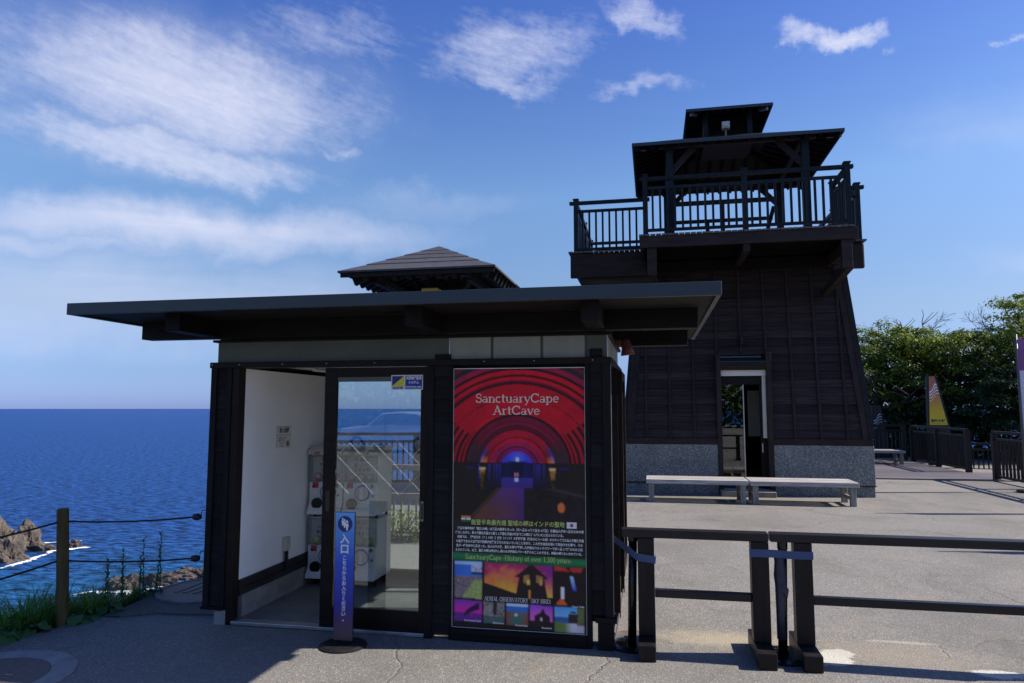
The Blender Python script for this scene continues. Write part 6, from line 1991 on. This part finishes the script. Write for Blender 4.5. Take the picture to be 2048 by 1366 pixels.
# ------------------------------------------------------------------ trees
def tree(label, x, y, z, h, r, seed, leaf, nleaf=5200, lean=(0, 0), bare=0.0, spread=1.0, leafsize=0.072, squash=0.72):
    rn = random.Random(seed)
    t = thing('broadleaf_tree', label, 'tree', (x, y, z), 'trees beyond the deck')
    wood = MB(); twigs = MB(); tips = []

    def grow(p, d, ln, rad_, depth):
        n = 5
        pts = [p]; rs = [rad_]
        q = p.copy(); dd = d.copy()
        for i in range(n):
            dd = (dd + Vector((rn.gauss(0, 0.16), rn.gauss(0, 0.16), rn.gauss(0.03, 0.10)))).normalized()
            q = q + dd * ln / n
            pts.append(q.copy()); rs.append(rad_ * (1 - 0.55 * (i + 1) / n))
        (wood if depth < 3 else twigs).tube([tuple(a) for a in pts], rs, 7 if depth < 2 else 4, caps=False)
        if depth >= 2:
            tips.append((pts[-1], depth)); tips.append((pts[3], depth))
        if depth < 4:
            k = (5, 4, 3, 3)[depth]
            for j in range(k):
                a = pts[2 + rn.randrange(len(pts) - 2)] if j < k - 1 else pts[-1]
                ang = rn.random() * 6.283
                side = Vector((math.cos(ang), math.sin(ang), 0))
                nd = (dd * 0.55 + side * (0.75 + 0.35 * rn.random()) * spread + Vector((0, 0, 0.22))).normalized()
                grow(a, nd, ln * (0.60 + 0.15 * rn.random()), rad_ * 0.5, depth + 1)
    base = Vector((x, y, z))
    grow(base, Vector((lean[0], lean[1], 1)).normalized(), h * 0.42, 0.035 * h, 0)
    # keep the crown inside its rough ellipsoid
    c = base + Vector((lean[0] * h * 0.6, lean[1] * h * 0.6, h * 0.66))
    if bare:
        dead = [MB()]

        def dry(p, d, ln, r_, dep):
            pts = [p]; q = p.copy(); dd = d.copy()
            for i in range(4):
                dd = (dd + Vector((rn.gauss(0, 0.18), rn.gauss(0, 0.18), rn.gauss(0, 0.12)))).normalized(); q = q + dd * ln / 4; pts.append(q.copy())
            dead[-1].tube([tuple(a) for a in pts], [r_ * (1 - 0.15 * i) for i in range(5)], 4, caps=False)
            if dep < 3:
                for j in range(4):
                    a = pts[1 + rn.randrange(4)]
                    dry(a, (dd + Vector((rn.gauss(0, 0.7), rn.gauss(0, 0.4), rn.gauss(0.1, 0.4)))).normalized(), ln * 0.62, r_ * 0.6, dep + 1)
        for k in range(6):
            v = Vector((rn.uniform(-1.0, 1.0) * r * 0.9, rn.uniform(-0.6, 0.2) * r, r * squash * 0.55))
            dry(c + v, Vector((rn.gauss(0, 0.35), rn.gauss(0, 0.2), 1)).normalized(), 0.75, 0.020, 0)
            make('dead_branch', dead[-1], 'twig', t)
            dead.append(MB())
    make('trunk', wood, 'bark', t, smooth=True)
    make('twigs', twigs, 'twig' if bare else 'bark', t)
    lf = MB()
    cand = []
    for p, dpt in tips:
        e = Vector(((p.x - c.x) / r, (p.y - c.y) / r, (p.z - c.z) / (r * squash)))
        if e.length < 1.15 and not (bare and e.z > 1.0 - bare):
            cand.append(p)
    for k in range(220):
        v = Vector((rn.gauss(0, 1), rn.gauss(0, 1), rn.gauss(0.2, 0.8))).normalized()
        rr = (0.62 + 0.38 * rn.random()) * (1 + 0.25 * mn.noise(v * 2.1 + Vector((seed, 0, 0))))
        p = c + Vector((v.x * r * rr, v.y * r * rr, v.z * r * squash * rr))
        if p.z > z + 0.22 * h and not (bare and v.z * rr > 1.0 - bare):
            cand.append(p)
    rn.shuffle(cand)
    pads = []
    for p in cand:
        if all((p - q).length > 0.46 for q in pads):
            pads.append(p)
    per = max(60, nleaf // max(1, len(pads)))
    for p in pads:
        rc = 0.30 + 0.26 * rn.random(); fl_ = 0.45 + 0.25 * rn.random()
        for k in range(per):
            v = Vector((rn.gauss(0, 1), rn.gauss(0, 1), abs(rn.gauss(0, 0.9)) - 0.25)).normalized()
            u_ = rn.random() ** 0.45
            q = p + Vector((v.x * rc * u_, v.y * rc * u_, v.z * rc * fl_ * u_)) + Vector((rn.gauss(0, 0.04), rn.gauss(0, 0.04), rn.gauss(0, 0.03)))
            s = leafsize * (0.65 + 0.7 * rn.random())
            nrm = (v * 0.7 + Vector((rn.gauss(0, 0.5), rn.gauss(0, 0.5), 0.8))).normalized()
            a = nrm.cross(Vector((math.cos(k * 2.4), math.sin(k * 2.4), 0.1))).normalized()
            b = nrm.cross(a)
            lf.add([q - a * s * 0.9, q - b * s * 0.38 + nrm * s * 0.08, q + a * s * 0.9, q + b * s * 0.38 + nrm * s * 0.08], [(0, 1, 2, 3)])
    me = bpy.data.meshes.new('crown')
    o3 = ORI[t]
    me.from_pydata([(a - o3.x, b - o3.y, cc - o3.z) for a, b, cc in lf.v], [], lf.f)
    me.materials.append(MATS[leaf])
    o = bpy.data.objects.new('crown', me); COL.objects.link(o); o.parent = t
    return t


tree('rounded bright green tree next to the tower', 8.1, 28.5, -2.2, 7.5, 2.5, 11, 'leaf_light', 27500, (0.03, 0))
tree('dense green tree behind the yellow sail sign', 9.9, 27.8, -2.2, 7.5, 2.4, 12, 'leaf_light', 25000, (0.0, 0))
tree('dark spreading tree with bare twigs above its crown', 11.3, 27.2, -2.0, 7.6, 2.4, 13, 'leaf_dark', 22500, (0.03, 0), bare=0.4)
tree('tall tree at the right edge of the picture', 13.4, 26.4, -1.6, 8.2, 2.5, 14, 'leaf_light', 23750, (0.05, 0))
tree('low dark tree below the tall one at the right edge', 11.6, 25.0, -1.8, 4.9, 2.2, 15, 'leaf_under', 22500)
tree('low dark tree behind the deck corner', 9.3, 26.6, -2.6, 4.8, 1.7, 16, 'leaf_under', 16250)
tree('small green tree in the gap between the booth and the tower', -2.2, 26.5, -6.0, 9.0, 1.6, 17, 'leaf_light', 6000)
tree('bright green tree half hidden by the sloping tower corner', 7.6, 33.0, -3.5, 6.0, 1.3, 18, 'leaf_light', 8000)

# ------------------------------------------------------------------ what the door glass mirrors: car park behind the camera
def car(x, y, rz, label, long=4.2, hgt=1.5):
    c = thing('parked_car', label, 'car', (x, y, 0), 'cars parked behind the viewer')
    prof = [(-long / 2, 0.30), (-long / 2 - 0.02, 0.62), (-long / 2 + 0.12, 0.88), (-long * 0.22, 0.98), (-long * 0.08, hgt - 0.06), (long * 0.10, hgt), (long * 0.30, hgt - 0.06), (long * 0.44, 1.0), (long / 2, 0.92), (long / 2 + 0.02, 0.35)]
    wdt = 0.83
    rot = Matrix.Rotation(rz, 4, 'Z')

    def tr(px, py, pz):
        v = rot @ Vector((px, py, pz)); return (v.x + x, v.y + y, v.z)
    V = []; n = len(prof)
    for s, k in ((-1, 1.0), (1, 1.0)):
        for a, zz in prof:
            inset = 0.16 * max(0, zz - 0.9)
            V.append(tr(a, s * (wdt - inset * 0.9), zz))
    F = [tuple(range(n)), tuple(reversed(range(n, 2 * n)))] + [(k, n + k, n + (k + 1) % n, (k + 1) % n) for k in range(n)]
    make('body', MB().add(V, F), 'car_white', c, bevel=0.05)
    for s in (-1, 1):
        yy_ = s * (wdt - 0.035)
        g = [(-long * 0.19, 1.0), (-long * 0.07, hgt - 0.11), (long * 0.09, hgt - 0.07), (long * 0.28, hgt - 0.12), (long * 0.40, 1.0)]
        make('side_window', MB().add([tr(a, s * (wdt + 0.006 - 0.144 * max(0, zz - 0.9)), zz) for a, zz in g], [tuple(range(5))]), 'car_glass', c)
        for wx in (-long * 0.31, long * 0.31):
            p0 = tr(wx, s * (wdt - 0.16), 0.30); p1 = tr(wx, s * (wdt + 0.02), 0.30)
            wv = make('wheel', MB().tube([p0, p1], 0.30, 22), 'tyre', c)
            make('rim', MB().tube([tr(wx, s * (wdt + 0.021), 0.30), tr(wx, s * (wdt + 0.03), 0.30)], 0.19, 16), 'aluminium', wv)
    make('windscreen', MB().add([tr(-long * 0.22 + 0.02, -0.70, 1.01), tr(-long * 0.22 + 0.02, 0.70, 1.01), tr(-long * 0.08 - 0.02, 0.62, hgt - 0.08), tr(-long * 0.08 - 0.02, -0.62, hgt - 0.08)], [(0, 1, 2, 3)]), 'car_glass', c)


car(-9.4, -15.5, 0.15, 'white hatchback mirrored faintly on the right of the glass door')
car(-13.2, -15.0, 1.3, 'white boxy car mirrored faintly on the left of the glass door', 3.4, 1.75)
cn = thing('traffic_cone', 'red traffic cone mirrored in the glass door', 'cone', (-9.7, -10.2, 0))
make('cone_body', MB().cyl(-9.7, -10.2, 0.14, 0.03, 0.70, 24, 0.03), 'cone_red', cn)
B('cone_base', cn, 'cone_red', -9.9, -9.5, -10.4, -10.0, 0, 0.03)
lt = thing('lattice_gate', 'white folding lattice gate mirrored in the glass door', 'gate', (-4.0, -0.8, 0))
for k in range(7):
    xa = -5.6 + k * 0.42
    for s in (0, 1):
        make('lattice_bar', MB().beam((xa + (0 if s else 0.84), -0.8 + 0.01 * s, 0.25), (xa + (0.84 if s else 0), -0.8 + 0.01 * s, 1.05), 0.012, 0.028, (0, 1, 0)), 'lattice_white', lt)
for xa in (-5.6, -2.3):
    B('gate_post', lt, 'lattice_white', xa - 0.02, xa + 0.02, -0.83, -0.77, 0, 1.1)
# wooded bank behind the car park
wm_ = MB(); rw = random.Random(5)
for k in range(14000):
    u = rw.random(); a = -35 + 80 * u
    hh = 4.5 + 2.5 * mn.noise(Vector((a * 0.15, 0, 3)))
    p = Vector((a, -34 + rw.gauss(0, 1.2), rw.random() ** 0.8 * hh))
    s = 0.28 * (0.6 + rw.random())
    n_ = Vector((rw.gauss(0, 1), rw.gauss(0.6, 1), rw.gauss(0.5, 1))).normalized()
    aa = n_.orthogonal().normalized(); bb = n_.cross(aa)
    wm_.add([p - aa * s, p - bb * s * 0.6, p + aa * s, p + bb * s * 0.6], [(0, 1, 2, 3)])
wo = make('distant_wood', wm_, 'leaf_dark')
tag(wo, 'dark wooded bank behind the viewer', kind='stuff')

# ------------------------------------------------------------------ render
S.render.engine = 'CYCLES'
S.cycles.max_bounces = 8
S.cycles.transparent_max_bounces = 16
S.cycles.caustics_reflective = False
S.cycles.caustics_refractive = False
S.cycles.use_denoising = True
S.cycles.sample_clamp_indirect = 4.0
